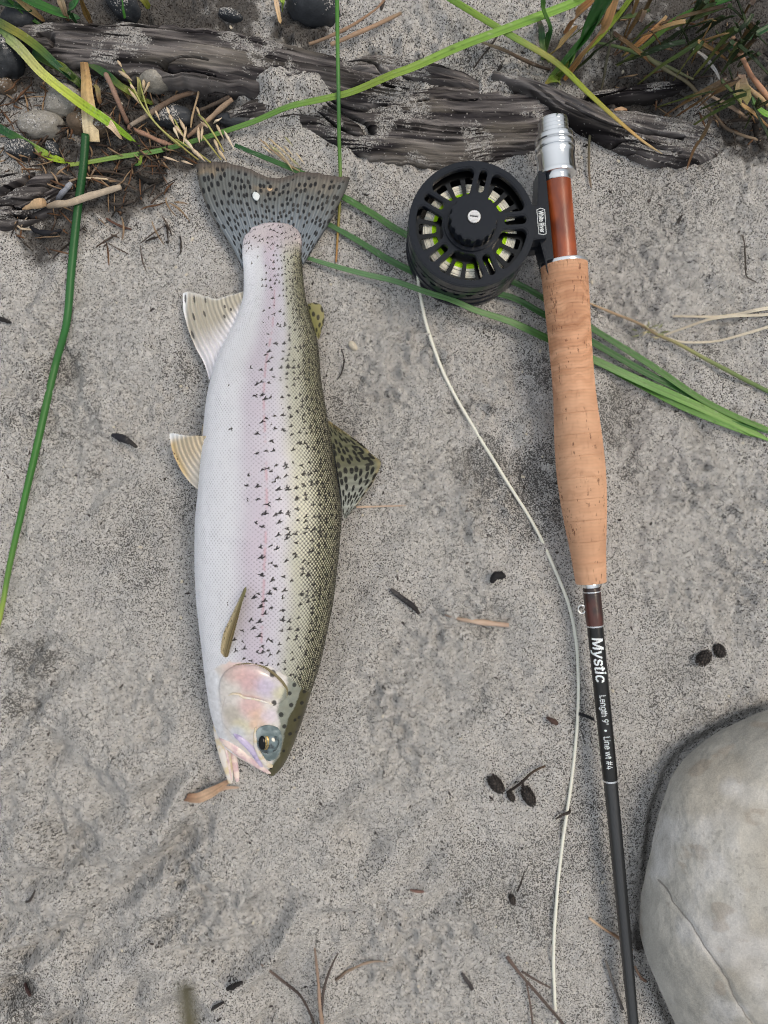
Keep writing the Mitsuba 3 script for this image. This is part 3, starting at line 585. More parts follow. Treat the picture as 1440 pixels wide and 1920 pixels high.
tuft('dark olive leaves sprouting in the shade under the log end', [
    ([(118, 130, .004), (140, 150, .008), (160, 172, .003)], [12, 14, 5], [lin(70, 84, 30), lin(84, 100, 36), G3 * 0.6]),
    ([(165, 118, .008), (200, 140, .010), (232, 165, .008), (255, 180, .004), (292, 196, .002)], [10, 14, 12, 12, 6], [lin(60, 84, 36), G3, lin(110, 124, 50), lin(90, 110, 40)]),
    ([(100, 115, .008), (128, 134, .010), (150, 160, .004)], [8, 13, 6], [lin(120, 130, 40), lin(80, 96, 30), G3 * 0.7]),
    ([(176, 160, .003), (184, 172, .006), (188, 195, .003)], [4, 9, 7], [lin(160, 150, 100), lin(120, 110, 70), BRN]),
    ([(258, 190, .002), (262, 160, .006), (258, 140, .008)], [8, 10, 5], [lin(120, 130, 70), lin(150, 150, 90), lin(170, 160, 110)]),
    ([(266, 286, .003), (262, 306, .004), (252, 310, .002)], [3, 7, 4], [lin(130, 150, 70), lin(120, 150, 50), G3]),
    ([(214, 150, .004), (232, 168, .004), (244, 188, .002)], [8, 11, 4], [lin(140, 130, 50), lin(120, 120, 40), BRN]),
])

# curled dry pieces and twigs
blade([(197, 226, .006), (212, 240, .010), (226, 258, .008), (230, 262, .006)], [8, 15, 10, 4], [TAN, lin(220, 190, 150), TAN], 'small dry tan leaf scrap beside the bright blade tip', 'dry_leaf', 'leaf', mt='dry')
TW = [
    ([(200, 142, .010), (214, 172, .009), (228, 205, .006), (240, 232, .003)], [9, 9, 9, 10], [lin(160, 124, 104), lin(140, 104, 84)], 'straight pinkish brown stick right of the sheath'),
    ([(242, 240, .003), (270, 252, .004), (300, 266, .004), (326, 276, .003)], [9, 9, 8, 7], [lin(150, 110, 84), lin(180, 130, 100)], 'reddish brown stick under the seed head'),
    ([(246, 236, .006), (290, 210, .010), (330, 186, .012), (372, 174, .012)], [7, 9, 9, 8], [lin(150, 136, 120), lin(110, 88, 70), lin(96, 76, 60)], 'brown stick in the hollow below the log'),
    ([(376, 154, .015), (370, 185, .015), (362, 215, .014), (358, 240, .012)], [4, 4, 4, 3], [lin(180, 150, 110), lin(170, 140, 90)], 'thin upright tan straw in front of the hollow'),
    ([(436, 188, .012), (410, 210, .012), (385, 232, .010), (352, 258, .006)], [8, 10, 9, 6], [lin(160, 130, 100), lin(190, 156, 120), lin(150, 116, 90)], 'flat tan reed piece pointing down to the seed head'),
    ([(432, 184, .008), (400, 198, .009), (376, 208, .008)], [8, 8, 6], [lin(90, 76, 66), lin(110, 96, 84)], 'short dark stick behind the flat tan reed piece'),
    ([(580, 84, .006), (640, 60, .008), (700, 22, .010), (725, -5, .012)], [6, 6, 5, 4], [lin(150, 120, 90), lin(170, 130, 94), lin(150, 110, 80)], 'thin tan twig beside the dark slate'),
    ([(620, 86, .006), (680, 60, .006), (752, 26, .008)], [7, 8, 6], [lin(160, 130, 100), lin(180, 140, 104), lin(150, 120, 90)], 'brown reed crossing behind the thin upright green stem'),
    ([(92, 388, .008), (120, 384, .010), (170, 370, .009), (228, 352, .004)], [11, 11, 12, 9], [lin(150, 130, 104), lin(184, 166, 140), lin(180, 164, 140)], 'flat greyish tan reed lying under the rush'),
    ([(44, 393, .006), (62, 388, .010), (86, 382, .010)], [5, 14, 17], [lin(180, 140, 90), lin(206, 168, 112), lin(196, 156, 104)], 'short pointed tan wood splinter beside the driftwood chunk'),
    ([(108, 378, .004), (122, 360, .006), (135, 344, .008)], [8, 10, 8], [lin(60, 66, 78), lin(130, 138, 156), lin(150, 156, 170)], 'shiny bluish grey bark strip by the tan splinter'),
    ([(130, 341, .004), (170, 332, .004), (220, 340, .004), (260, 358, .003)], [4, 5, 5, 4], [lin(150, 126, 96), lin(110, 92, 76), lin(70, 58, 50)], 'curved brown stem running right from behind the rush'),
    ([(150, 334, .004), (180, 335, .004), (210, 338, .003)], [3, 4, 4], [lin(200, 176, 136), lin(210, 186, 146)], 'short pale straw under the curved brown stem'),
    ([(148, 320, .003), (190, 322, .003), (236, 330, .003)], [4, 5, 4], [DBR, lin(80, 66, 56)], 'dark root fibre above the curved brown stem'),
    ([(40, 425, .003), (60, 400, .006), (80, 390, .006)], [2, 2, 2], [lin(200, 180, 150), lin(190, 170, 140)], 'curly pale rootlet below the driftwood chunk'),
    ([(30, 420, .002), (44, 430, .004), (70, 432, .003)], [5, 4, 2], [lin(200, 180, 150), lin(180, 160, 130)], 'frayed pale rootlet at the left below the driftwood chunk'),
    ([(60, 428, .002), (90, 438, .003), (116, 432, .002)], [8, 10, 5], [lin(30, 32, 40), lin(36, 38, 46)], 'black leathery leaf scrap below the driftwood chunk', ),
    ([(260, 330, .002), (285, 342, .003), (308, 338, .002)], [8, 10, 6], [lin(30, 28, 28), lin(40, 36, 34)], 'black curled leaf scrap left of the tail fin'),
    ([(284, 382, .002), (300, 366, .004), (316, 358, .002)], [4, 5, 3], [lin(80, 66, 58), lin(64, 54, 48)], 'small forked dark twig left of the tail fin'),
    ([(200, 410, .001), (225, 424, .002), (246, 430, .001)], [4, 5, 3], [lin(110, 72, 56), lin(96, 64, 50)], 'small reddish brown needle right of the rush'),
    ([(205, 370 + 10, .001), (225, 384, .002), (250, 378, .002)], [4, 6, 4], [lin(80, 74, 70), lin(70, 62, 58)], 'grey brown bark shred right of the rush below the reed'),
    # right side
    ([(880, 70, .006), (930, 90, .008), (1000, 122, .006), (1030, 132, .003)], [3, 5, 6, 5], [lin(170, 150, 110), lin(110, 90, 70), DBR], 'dark stem reaching from the sand to the tuft behind the log'),
    ([(935, 65, .003), (905, 105, .003), (888, 128, .002)], [3, 4, 3], [lin(70, 62, 58), lin(60, 52, 48)], 'short dark twig on the sand above the log'),
    ([(1372, 72, .02), (1390, 110, .018), (1410, 148, .014), (1445, 192, .012)], [8, 8, 9, 9], [lin(200, 150, 110), lin(190, 130, 90), lin(196, 140, 96)], 'orange brown reed bent over in the right corner'),
    ([(1386, 150, .012), (1420, 182, .012), (1450, 210, .010)], [6, 7, 7], [lin(170, 140, 90), lin(190, 150, 90)], 'tan straw parallel to the orange brown reed'),
    ([(1325, 178, .003), (1360, 196, .004), (1398, 222, .003)], [4, 7, 5], [lin(190, 160, 130), lin(170, 140, 110)], 'tan stem piece on the sand at the right edge'),
    ([(1140, 62, .012), (1180, 86, .014), (1240, 128, .010), (1290, 158, .006), (1330, 206, .004), (1366, 245, .004), (1425, 264, .003)], [5, 6, 7, 6, 5, 6, 6], [lin(120, 130, 80), lin(110, 120, 70), lin(130, 124, 90), lin(110, 96, 76), lin(96, 80, 64), lin(150, 128, 100)], 'long curved brown stem looping down to the right edge'),
    ([(1110, 80, .012), (1160, 90, .014), (1230, 118, .010), (1300, 150, .006)], [4, 6, 6, 4], [lin(80, 110, 50), lin(90, 116, 60), lin(120, 120, 80)], 'green brown stem beside the long curved brown stem'),
    ([(1150, 20, .02), (1144, 80, .016), (1134, 130, .008), (1126, 172, .004)], [4, 5, 5, 3], [lin(80, 86, 60), lin(90, 90, 70), lin(70, 66, 50)], 'thin dark stem standing before the driftwood root'),
    ([(1112, 232, .006), (1104, 270, .003), (1104, 320, .002), (1108, 352, .001)], [7, 5, 4, 3], [lin(60, 70, 40), lin(110, 100, 80), lin(130, 110, 90)], 'faded stem hanging below the driftwood root'),
    ([(1362, 230, .004), (1390, 226, .006), (1420, 230, .004)], [5, 6, 4], [lin(50, 42, 38), lin(60, 50, 44)], 'dark curved twig at the right edge'),
    ([(1412, 232, .003), (1418, 256, .003), (1428, 280, .002)], [10, 12, 6], [lin(36, 32, 30), lin(50, 44, 40)], 'black bark scrap at the right edge'),
    ([(1390, 440, .001), (1396, 462, .002), (1398, 515, .002), (1420, 530, .001)], [2, 3, 3, 2], [lin(80, 72, 64), lin(60, 54, 48)], 'thin bent dark twig on the open sand at the right'),
    ([(1228, 280, .003), (1236, 300, .003), (1240, 316, .001)], [5, 6, 4], [lin(60, 52, 48), lin(70, 60, 54)], 'short dark splinter under the root tip'),
    # open sand
    ([(732, 1104, .001), (755, 1122, .002), (776, 1138, .002), (785, 1150, .001)], [5, 10, 10, 6], [lin(76, 74, 76), lin(46, 46, 52), lin(56, 50, 50)], 'short dark grey twig on the open sand between trout and line'),
    ([(834, 1152, .000), (870, 1162, .0015), (910, 1167, .002), (953, 1172, .001)], [4, 8, 11, 7], [lin(110, 90, 76), lin(200, 170, 142), lin(184, 150, 124)], 'pale tan half buried stick below the dark grey twig'),
    ([(1085, 1338, .002), (1098, 1342, .003), (1113, 1349, .002)], [6, 6, 5], [lin(42, 42, 48), lin(36, 36, 40)], 'black twig stub between the line and the rod'),
    ([(1026, 1345, .001), (1034, 1350, .003), (1044, 1356, .001)], [6, 11, 6], [lin(96, 70, 62), lin(70, 50, 46)], 'small reddish brown bud scale left of the line'),
    ([(212, 816, .001), (230, 822, .003), (246, 830, .003), (256, 838, .001)], [8, 13, 12, 5], [lin(44, 46, 58), lin(38, 40, 50), lin(60, 56, 54)], 'bluish black charred bark flake left of the pelvic fin'),
    ([(922, 1092, .001), (932, 1078, .003), (944, 1080, .002), (938, 1072, .001)], [8, 14, 10, 5], [lin(40, 40, 44), lin(34, 34, 38)], 'jagged black charcoal crumb upper right of the tan stick'),
    ([(640, 655, .004), (645, 676, .004), (640, 700, .002), (632, 712, .001)], [2, 2.5, 2.5, 2], [lin(40, 36, 34), lin(50, 44, 42)], 'hair thin curved black rootlet right of the adipose fin'),
    ([(668, 951, .002), (700, 950, .002), (760, 948, .001)], [4, 3, 2], [lin(210, 180, 150), lin(190, 160, 130)], 'thin pale straw at the rear of the dorsal fin'),
    # bottom
    ([(590, 1776, .004), (596, 1830, .006), (600, 1880, .006), (606, 1935, .004)], [4, 6, 7, 8], [lin(130, 110, 96), lin(160, 130, 106), lin(150, 124, 100)], 'straight tan pine needle at the bottom edge'),
    ([(634, 1787, .002), (618, 1820, .004), (606, 1862, .005), (602, 1935, .003)], [3, 5, 6, 6], [lin(90, 78, 74), lin(70, 60, 58)], 'dark pine needle leaning right at the bottom edge'),
    ([(490, 1808, .002), (525, 1834, .004), (560, 1862, .005), (580, 1895, .004), (592, 1935, .003)], [3, 4, 5, 5, 5], [lin(120, 100, 90), lin(70, 60, 58), lin(80, 70, 66)], 'dark pine needle leaning far left at the bottom edge'),
    ([(630, 1837, .001), (655, 1818, .002), (685, 1805, .002), (725, 1803, .001)], [5, 5, 4, 2], [lin(100, 84, 72), lin(160, 134, 110), lin(170, 146, 120)], 'separate curved tan needle right of the needle bundle'),
    ([(866, 1824, .001), (876, 1838, .002), (886, 1854, .001)], [7, 8, 7], [lin(80, 76, 78), lin(60, 56, 58)], 'stubby dark twig piece near the bottom left of the line'),
    ([(950, 1792, .003), (975, 1825, .005), (1010, 1865, .006), (1065, 1930, .004)], [8, 5, 5, 5], [lin(110, 90, 82), lin(90, 76, 70), lin(80, 68, 62)], 'forked brown twig crossing under the line at the bottom'),
    ([(978, 1820, .004), (1000, 1834, .004), (1032, 1851, .002)], [4, 4, 3], [lin(90, 76, 70), lin(100, 86, 78)], 'side branch lying against the forked brown twig'),
    ([(985, 1835, .003), (992, 1870, .003), (1000, 1935, .002)], [3, 4, 4], [lin(120, 100, 90), lin(90, 78, 72)], 'thin twig dropping from the forked brown twig to the bottom edge'),
    ([(1104, 1720, .002), (1128, 1738, .003), (1160, 1758, .002), (1184, 1780, .001)], [5, 6, 6, 5], [lin(206, 176, 136), lin(150, 110, 76), lin(190, 150, 110)], 'tan needle poking out left of the rod near the boulder'),
    ([(1135, 1800, .002), (1150, 1845, .003), (1166, 1890, .002)], [4, 5, 6], [lin(120, 114, 110), lin(96, 90, 88)], 'grey stem lying left of the rod at the bottom'),
    ([(1190, 1810, .002), (1200, 1830, .003), (1210, 1838, .002)], [4, 6, 5], [lin(150, 120, 96), lin(110, 80, 66)], 'brown needle in the gap between rod and boulder'),
    ([(398, 1892, .001), (408, 1884, .002), (420, 1878, .001)], [5, 7, 4], [lin(50, 48, 50), lin(44, 42, 44)], 'small dark splinter near the bottom left'),
    ([(428, 1852, .001), (440, 1846, .003), (455, 1840, .001)], [8, 12, 5], [lin(34, 32, 34), lin(40, 38, 40)], 'black bark crumb above the small dark splinter'),
    ([(48, 1843, .001), (52, 1854, .002), (58, 1866, .001)], [4, 7, 5], [lin(90, 60, 62), lin(70, 48, 48)], 'purplish brown bud scale at the lower left'),
    ([(50, 1690, .001), (60, 1682, .002), (66, 1670, .001)], [4, 5, 3], [lin(60, 56, 56), lin(70, 66, 64)], 'short dark twig half sunk at the lower left'),
    ([(0, 598, .001), (12, 602, .003), (22, 606, .001)], [7, 9, 4], [lin(46, 44, 46), lin(40, 38, 40)], 'dark bark crumb at the left edge'),
    ([(1042, 1535, .001), (1055, 1527, .003), (1068, 1520, .002), (1066, 1512, .001)], [3, 4, 6, 4], [lin(70, 60, 56), lin(44, 40, 40)], 'thin dark twig lying across under the lower line'),
    ([(770, 1668, .001), (782, 1670, .002), (794, 1671, .001)], [3, 6, 4], [lin(140, 100, 86), lin(120, 84, 74)], 'tiny reddish twig curl on the lower sand'),
]
for pts, w, cols, lab in TW:
    stalk(pts, w, cols, lab, wob=0.25, n=40, sides=8)
blade([(1300, 92, .004), (1325, 110, .006), (1340, 130, .006), (1350, 150, .003)], [3, 6, 6, 4], [lin(206, 206, 206), lin(224, 224, 224), lin(190, 190, 190)], 'single pale feather like bleached blade at the upper right', 'bleached_blade', 'straw', mt='dry')
blade([(1390, 140, .012), (1388, 170, .012), (1400, 198, .010)], [12, 32, 26], [lin(190, 150, 120), lin(130, 124, 60), lin(140, 136, 60)], 'olive withered leaf hanging at the right edge', 'dry_leaf', 'leaf', mt='dry', fold=0.5)
blade([(1152, 206, .012), (1163, 204, .012), (1176, 206, .010)], [3, 7, 3], [ORG, lin(200, 160, 110), ORG], 'tiny orange husk on the driftwood root', 'husk', 'husk', mt='dry')
# tan leaf strip by the mouth, with two loose ends
t_ = thing('dry_leaf', 'curled tan dry leaf strip with a split end at the mouth of the trout', 'leaf')
sub(t_, 'strip', [(350, 1497, .003), (368, 1498, .006), (385, 1492, .007), (402, 1483, .006), (424, 1468, .004), (434, 1462, .004)], [15, 19, 20, 17, 11, 5], [lin(130, 92, 66), lin(206, 166, 126), lin(180, 140, 104), lin(160, 122, 92)], flat=True, fold=-0.45, sat=0.3)
sub(t_, 'split_end', [(398, 1488, .003), (410, 1480, .004), (425, 1477, .003), (448, 1477, .002)], [12, 10, 6, 3], [lin(150, 112, 84), lin(196, 164, 134)], flat=True, fold=0.3, sat=0.3)
# near, out of focus dry blade rising in from below the frame
blade([W(420, 2750, 0.0), W(385, 2150, 0.17), W(362, 1950, 0.285), W(353, 1890, 0.305), W(349, 1846, 0.314)], [16, 14, 12, 11, 9], [lin(96, 92, 50), lin(120, 112, 66), lin(136, 124, 78), lin(84, 80, 54)], 'blurred olive dry blade tip rising from the bottom edge close to the viewer', absolute=True, mt='dry', n=60, tip=False)

# ------------------------------------------------------------------ alder cones
mat('cone_skin', base_color=mikit.proc(lambda p, n, uv: MIX(col(lin(24, 22, 22)), col(lin(62, 56, 54)), SS(0.35, 0.75, N(p.x * 1400, p.y * 1400, p.z * 1400)))), roughness=0.7)
def cone_mesh(px, py, L, Wd, ang, up=0.002):
    b = on([(px, py, up)])[0]
    parts_ = [(np.array(trimesh.creation.icosphere(subdivisions=2).vertices) * [0.46, 0.40, 0.40], np.array(trimesh.creation.icosphere(subdivisions=2).faces))]
    sc = trimesh.creation.icosphere(subdivisions=1)
    for k in range(64):
        x = -0.48 + 0.96 * (k + 0.5) / 64; a = k * 2.39996
        r = 0.46 * math.sqrt(max(0.02, 1 - (x / 0.52) ** 2))
        v = np.array(sc.vertices) * [0.10, 0.085, 0.05] @ trimesh.transformations.rotation_matrix(0.5, [0, 1, 0])[:3, :3].T + [0, 0, r]
        v = v @ trimesh.transformations.rotation_matrix(a, [1, 0, 0])[:3, :3].T + [x, 0, 0]
        parts_.append((v, np.array(sc.faces)))
    v, f = join(parts_)
    v = v * [L / S, Wd / S, Wd / S]
    c_, s_ = math.cos(ang), math.sin(ang)
    return v @ np.array([[c_, s_, 0], [-s_, c_, 0], [0, 0, 1]]) + b, f
def cone(px, py, L, Wd, deg, label, up=0.002):
    single('alder_cone', cone_mesh(px, py, L, Wd, math.radians(deg), up), 'cone_skin', label, 'cone', smooth=25)
cone(1320, 1234, 31, 24, 50, 'larger of two black alder cones right of the rod')
cone(1349, 1220, 25, 22, 120, 'smaller of two black alder cones right of the rod')
cone(962, 1690, 30, 14, 110, 'lone half buried alder cone on the lower sand', -0.0005)
t_ = thing('cone_cluster', 'forked dark twig with three black alder cones left of the line', 'cone cluster')
for px, py, L, Wd, a in [(930, 1470, 38, 24, -50), (991, 1493, 38, 23, -62), (958, 1493, 21, 13, -60)]:
    mm = cone_mesh(px, py, L, Wd, math.radians(a)); part(t_, 'cone', mm, 'cone_skin', smooth=25)
sub(t_, 'twig', [(1022, 1436, .002), (1000, 1446, .003), (980, 1464, .004), (962, 1478, .003), (950, 1486, .002)], [4, 4, 5, 5, 4], [lin(90, 70, 50), lin(50, 42, 38), lin(40, 34, 32)])
sub(t_, 'twig', [(979, 1463, .004), (981, 1475, .003), (986, 1482, .002)], [6, 4, 4], [lin(40, 34, 32), lin(40, 34, 32)])
sub('alder_cone_002', 'stalk', [(984, 1632, .006), (978, 1650, .006), (970, 1670, .004)], [2, 3, 4], [lin(60, 52, 48), lin(50, 44, 42)])

# scattered crumbs of bark and shell: too many and too small to tell apart
cr = []
for k in range(300):
    px, py = rng.uniform(-20, 1460), rng.uniform(-20, 1940)
    b = on([(px, py)])[0]; r = rng.uniform(0.00025, 0.0007)
    if py < 420: r *= 1.6
    cr.append(blob(b, (r * rng.uniform(1, 3.2), r, r * 0.7), rng.uniform(0, 6), k, 0.3, 1))
single('bark_crumbs', join(cr), 'cone_skin', 'tiny dark crumbs of bark scattered over the sand', 'bark crumbs', kind='stuff')
cr = []
for k in range(160):
    px, py = rng.uniform(-20, 1460), rng.uniform(-20, 1940)
    b = on([(px, py)])[0]; r = rng.uniform(0.0003, 0.0009)
    cr.append(blob(b, (r * rng.uniform(1, 1.8), r, r * 0.7), rng.uniform(0, 6), k, 0.3, 1))
single('pale_grit', join(cr), 'stone_pale', 'tiny pale shell grit scattered over the sand', 'grit', kind='stuff')
# fine litter among the stones at the upper left
fl = []; fc = []
for k in range(420):
    if k < 300: px, py = rng.uniform(-10, 345), rng.uniform(140, 350)
    elif k < 370: px, py = rng.uniform(1150, 1445), rng.uniform(-10, 270)
    else: px, py = rng.uniform(0, 340), rng.uniform(340, 470)
    a = rng.uniform(0, np.pi); L = rng.uniform(10, 55)
    (v, f), c = stalk_mesh([(px, py, rng.uniform(0, .004)), (px + L * 0.5 * math.cos(a) + rng.normal(0, 3), py + L * 0.5 * math.sin(a), rng.uniform(.001, .006)), (px + L * math.cos(a), py + L * math.sin(a), rng.uniform(0, .004))],
                           [1.5, rng.uniform(2, 5), 1.5], [[DBR, BRN], [lin(90, 80, 74), DBR], [lin(160, 136, 110), lin(120, 100, 80)], [lin(40, 36, 36), lin(56, 50, 46)]][k % 4], n=9, sides=5, seed=k)
    fl.append((v, f)); fc.append(c)
single('plant_litter', join(fl), 'dry', 'fine brown rootlets and litter among the stones', 'plant litter', color=np.clip(np.vstack(fc), 0, 1), smooth=True, kind='stuff')

# ------------------------------------------------------------------ the trout
LE = np.array([(418, 497), (420, 489), (423, 482), (427, 472), (434, 468), (442, 459), (455, 455), (470, 454), (490, 455), (512, 457), (545, 457), (580, 450), (620, 433), (660, 413), (700, 399), (750, 388), (811, 382), (860, 378), (918, 373), (986, 367), (1047, 366.5), (1120, 369), (1160, 373), (1210, 379), (1270, 386), (1320, 393), (1350, 400), (1375, 409), (1395, 420), (1408, 434), (1420, 452), (1432, 474), (1442, 492), (1449, 502), (1454, 509)], float)
RE = np.array([(418, 531), (420, 542), (423, 549), (428, 555), (434, 560), (442, 564), (455, 566), (482, 565), (512, 568), (549, 572), (589, 581), (628, 593), (668, 599), (700, 601), (753, 609), (790, 615), (845, 624), (912, 634), (967, 641), (1010, 638), (1071, 632), (1130, 625), (1175, 616), (1235, 603), (1285, 588), (1310, 580), (1355, 566), (1395, 551), (1420, 540), (1437, 530), (1446, 522), (1454, 513)], float)
TK = np.array([(418, 0.8), (426, 2), (438, 4.5), (452, 7.5), (480, 12.5), (520, 19), (580, 29), (650, 42), (720, 56), (800, 66), (900, 72), (1000, 75), (1080, 74), (1160, 70), (1240, 65), (1300, 60), (1350, 52), (1400, 38), (1425, 28), (1440, 20), (1450, 11), (1454, 4)], float)   # half thickness, px
NP_ = 2.15
py = np.concatenate([np.linspace(418, 445, 40)[:-1], np.linspace(445, 1420, 620)[:-1], np.linspace(1420, 1454, 50)])
xl, xr = PchipInterpolator(LE[:, 0], LE[:, 1])(py), PchipInterpolator(RE[:, 0], RE[:, 1])(py)
bk = PchipInterpolator(TK[:, 0], TK[:, 1])(py) / S
zc = np.maximum(0.0055 + 0.86 * bk, 0.0106 + 0 * bk)
zc = zc - 0.0025 * np.clip((py - 520) / 250, 0, 1)
kz = (H - zc) / H / S
BY, BL, BR = -(py - 960) * kz, (xl - 720) * kz, (xr - 720) * kz
def skin_top(x, y):
    i = lambda a: np.interp(-np.asarray(y), -BY, a)
    L, R = i(BL), i(BR)
    t = np.clip((2 * np.asarray(x) - L - R) / np.maximum(R - L, 1e-6), -1, 1)
    return i(zc) + i(bk) * np.clip(1 - np.abs(t) ** NP_, 0, 1) ** (1 / NP_)
def F(px, pz):                                         # a photo pixel on the trout's upper side -> x, y
    q = W(px, pz, 0.02)
    for _ in range(4): q = W(px, pz, float(skin_top(q[0], q[1])))
    return q
NR = 200
th = np.linspace(0, 2 * np.pi, NR, endpoint=False)
cs, sn = np.sign(np.cos(th)) * np.abs(np.cos(th)) ** (2 / NP_), np.sign(np.sin(th)) * np.abs(np.sin(th)) ** (2 / NP_)
cx, ax = (BL + BR) / 2, (BR - BL) / 2
fx = cx[:, None] + ax[:, None] * cs
fz = zc[:, None] + bk[:, None] * sn * np.where(sn < 0, 0.8, 1)
fy = np.broadcast_to(BY[:, None], fx.shape)
depth = 2 * ax
pitch = np.clip(0.00132 + 0.0105 * (depth - 0.034), 0.00125, 0.00182) * 1.36
Sc = np.concatenate([[0], np.cumsum(np.abs(np.diff(BY)) / ((pitch[1:] + pitch[:-1]) / 2))])
q = np.where(sn >= 0, 1 - 2 * (th / np.pi), 0)         # +1 at the back edge, -1 at the belly
q = np.where(th > np.pi, -1 + 2 * (th - np.pi) / np.pi, q)
V = np.stack([fx, fy, fz], -1).reshape(-1, 3)
uv = np.stack([np.broadcast_to(Sc[:, None], fx.shape), np.broadcast_to(q[None], fx.shape)], -1).reshape(-1, 2)
n_ = len(py)
V = np.vstack([V, [[cx[0], BY[0] + 0.0004, zc[0]], [cx[-1], BY[-1] - 0.0004, zc[-1]]]]); uv = np.vstack([uv, [[0, 0], [Sc[-1], 0]]])
k = np.arange(NR); k2 = (k + 1) % NR; e = n_ * NR
Fc = np.vstack([grid_faces(n_, NR, True), np.stack([k * 0 + e, k, k2], 1), np.stack([k * 0 + e + 1, (n_ - 1) * NR + k2, (n_ - 1) * NR + k], 1)])
# sockets and hollows pressed into the head
def press(v, px, py_, r, h, sx=1.0):
    c_ = F(px, py_)
    d = np.hypot((v[:, 0] - c_[0]) / sx, v[:, 1] - c_[1]) * S
    v[:, 2] -= np.where(v[:, 2] > 0.012, h * np.exp(-(d / r) ** 4), 0)
press(V, 505, 1392, 24, 0.0016)
V, Fc = fix(V, Fc)

NB = 25.0                                              # scale rows from the lateral line to either edge
def scale_d(a, b):
    d1 = dr.square(a - dr.floor(a) - 0.5) + dr.square(b - dr.floor(b) - 0.5)
    a2, b2 = a + 0.5, b + 0.5
    d2 = dr.square(a2 - dr.floor(a2) - 0.5) + dr.square(b2 - dr.floor(b2) - 0.5)
    return dr.sqrt(dr.minimum(d1, d2))
def chevrons(a, b, ca, cb, prob, seed, size):
    j = dr.floor(b / cb)
    a = a + ca * CR(j, 7, seed + 5)
    i = dr.floor(a / ca)
    r1, r2, r3, r4 = (CR(i, j, seed + s) for s in range(4))
    x = b - (j + 0.32 + 0.36 * r2) * cb
    y = a - (i + 0.30 + 0.40 * r1) * ca
    an = (r3 - 0.5) * 0.9
    x, y = x * dr.cos(an) + y * dr.sin(an), y * dr.cos(an) - x * dr.sin(an)
    s = size * (0.75 + 0.5 * r4)
    arm = dr.abs(y - 0.42 * dr.abs(x) * (0.1 + 1.3 * r1)) - 0.20 * (1 - 0.5 * dr.abs(x) / s)
    leg = dr.maximum(dr.abs(x + 0.5 * y) - 0.17, dr.abs(y + 0.2) - 0.45 * r4)
    body = dr.sqrt(dr.square(x) + dr.square(y)) - 0.24 * (0.5 + 0.9 * r2)
    d = dr.minimum(dr.minimum(dr.maximum(arm, dr.abs(x) - s), body), leg)
    return dr.select(CR(i, j, seed + 9) < prob, 1 - SS(-0.10, 0.12, d), 0.0)
YG_ = float(F(500, 1262)[1])                           # where the scales end, behind the gill cover
def X_(px, pz): q_ = F(px, pz); return float(q_[0]), float(q_[1])
HEADSPOT = [(543, 1300, 3.2), (546, 1322, 3.6), (527, 1340, 4.0), (533, 1362, 3.6), (514, 1318, 4.2), (553, 1350, 2.6), (561, 1345, 2.6), (544, 1376, 3.2), (532, 1408, 2.6), (508, 1441, 2.2), (566, 1318, 3.2), (571, 1296, 3.4), (556, 1372, 2), (552, 1284, 3.4), (512, 1262, 5.0), (541, 1262, 4.0)]
HEADSPOT = [(*X_(a, b), r / S) for a, b, r in HEADSPOT]
PK = [(*X_(a, b), r / S) for a, b, r in [(455, 1250, 34), (470, 1345, 34), (515, 1268, 22)]]
def near(p, c, r): return dr.exp(-dr.square(dr.sqrt(dr.square(p.x - c[0]) + dr.square(p.y - c[1])) / r))
def yline(p, pts):
    """the x at which a line of photo pixels on the trout crosses the height p.y"""
    q_ = sorted((X_(*a)[::-1] for a in pts))
    x = mi.Float(q_[0][1])
    for (y0, x0), (y1, x1) in zip(q_[:-1], q_[1:]):
        x = dr.select(p.y >= y0, x0 + (x1 - x0) * dr.clip((p.y - y0) / (y1 - y0), 0, 1), x)
    return x
GREY = [(540, 1240), (538, 1283), (524, 1312), (519, 1333), (523, 1351), (524, 1400), (510, 1432), (503, 1446)]
DARK = [(590, 1250), (568, 1283), (560, 1303), (555, 1320), (546, 1336), (539, 1349), (535, 1369), (530, 1392), (524, 1419), (510, 1436), (500, 1447)]
BELLY = [(400, 1250), (413, 1270), (412, 1300), (416, 1340), (424, 1375), (440, 1400)]
GC = [X_(*a) for a in [(466, 1272), (500, 1288), (526, 1298), (436, 1285), (470, 1325), (486, 1347), (505, 1342), (436, 1340), (452, 1365), (440, 1258), (476, 1360), (446, 1375)]]
def near4(p, c, r, j):
    return dr.exp(-dr.square((dr.square(p.x + 1.6 * j - c[0]) + dr.square(p.y - 1.3 * j - c[1])) / (r * r)))
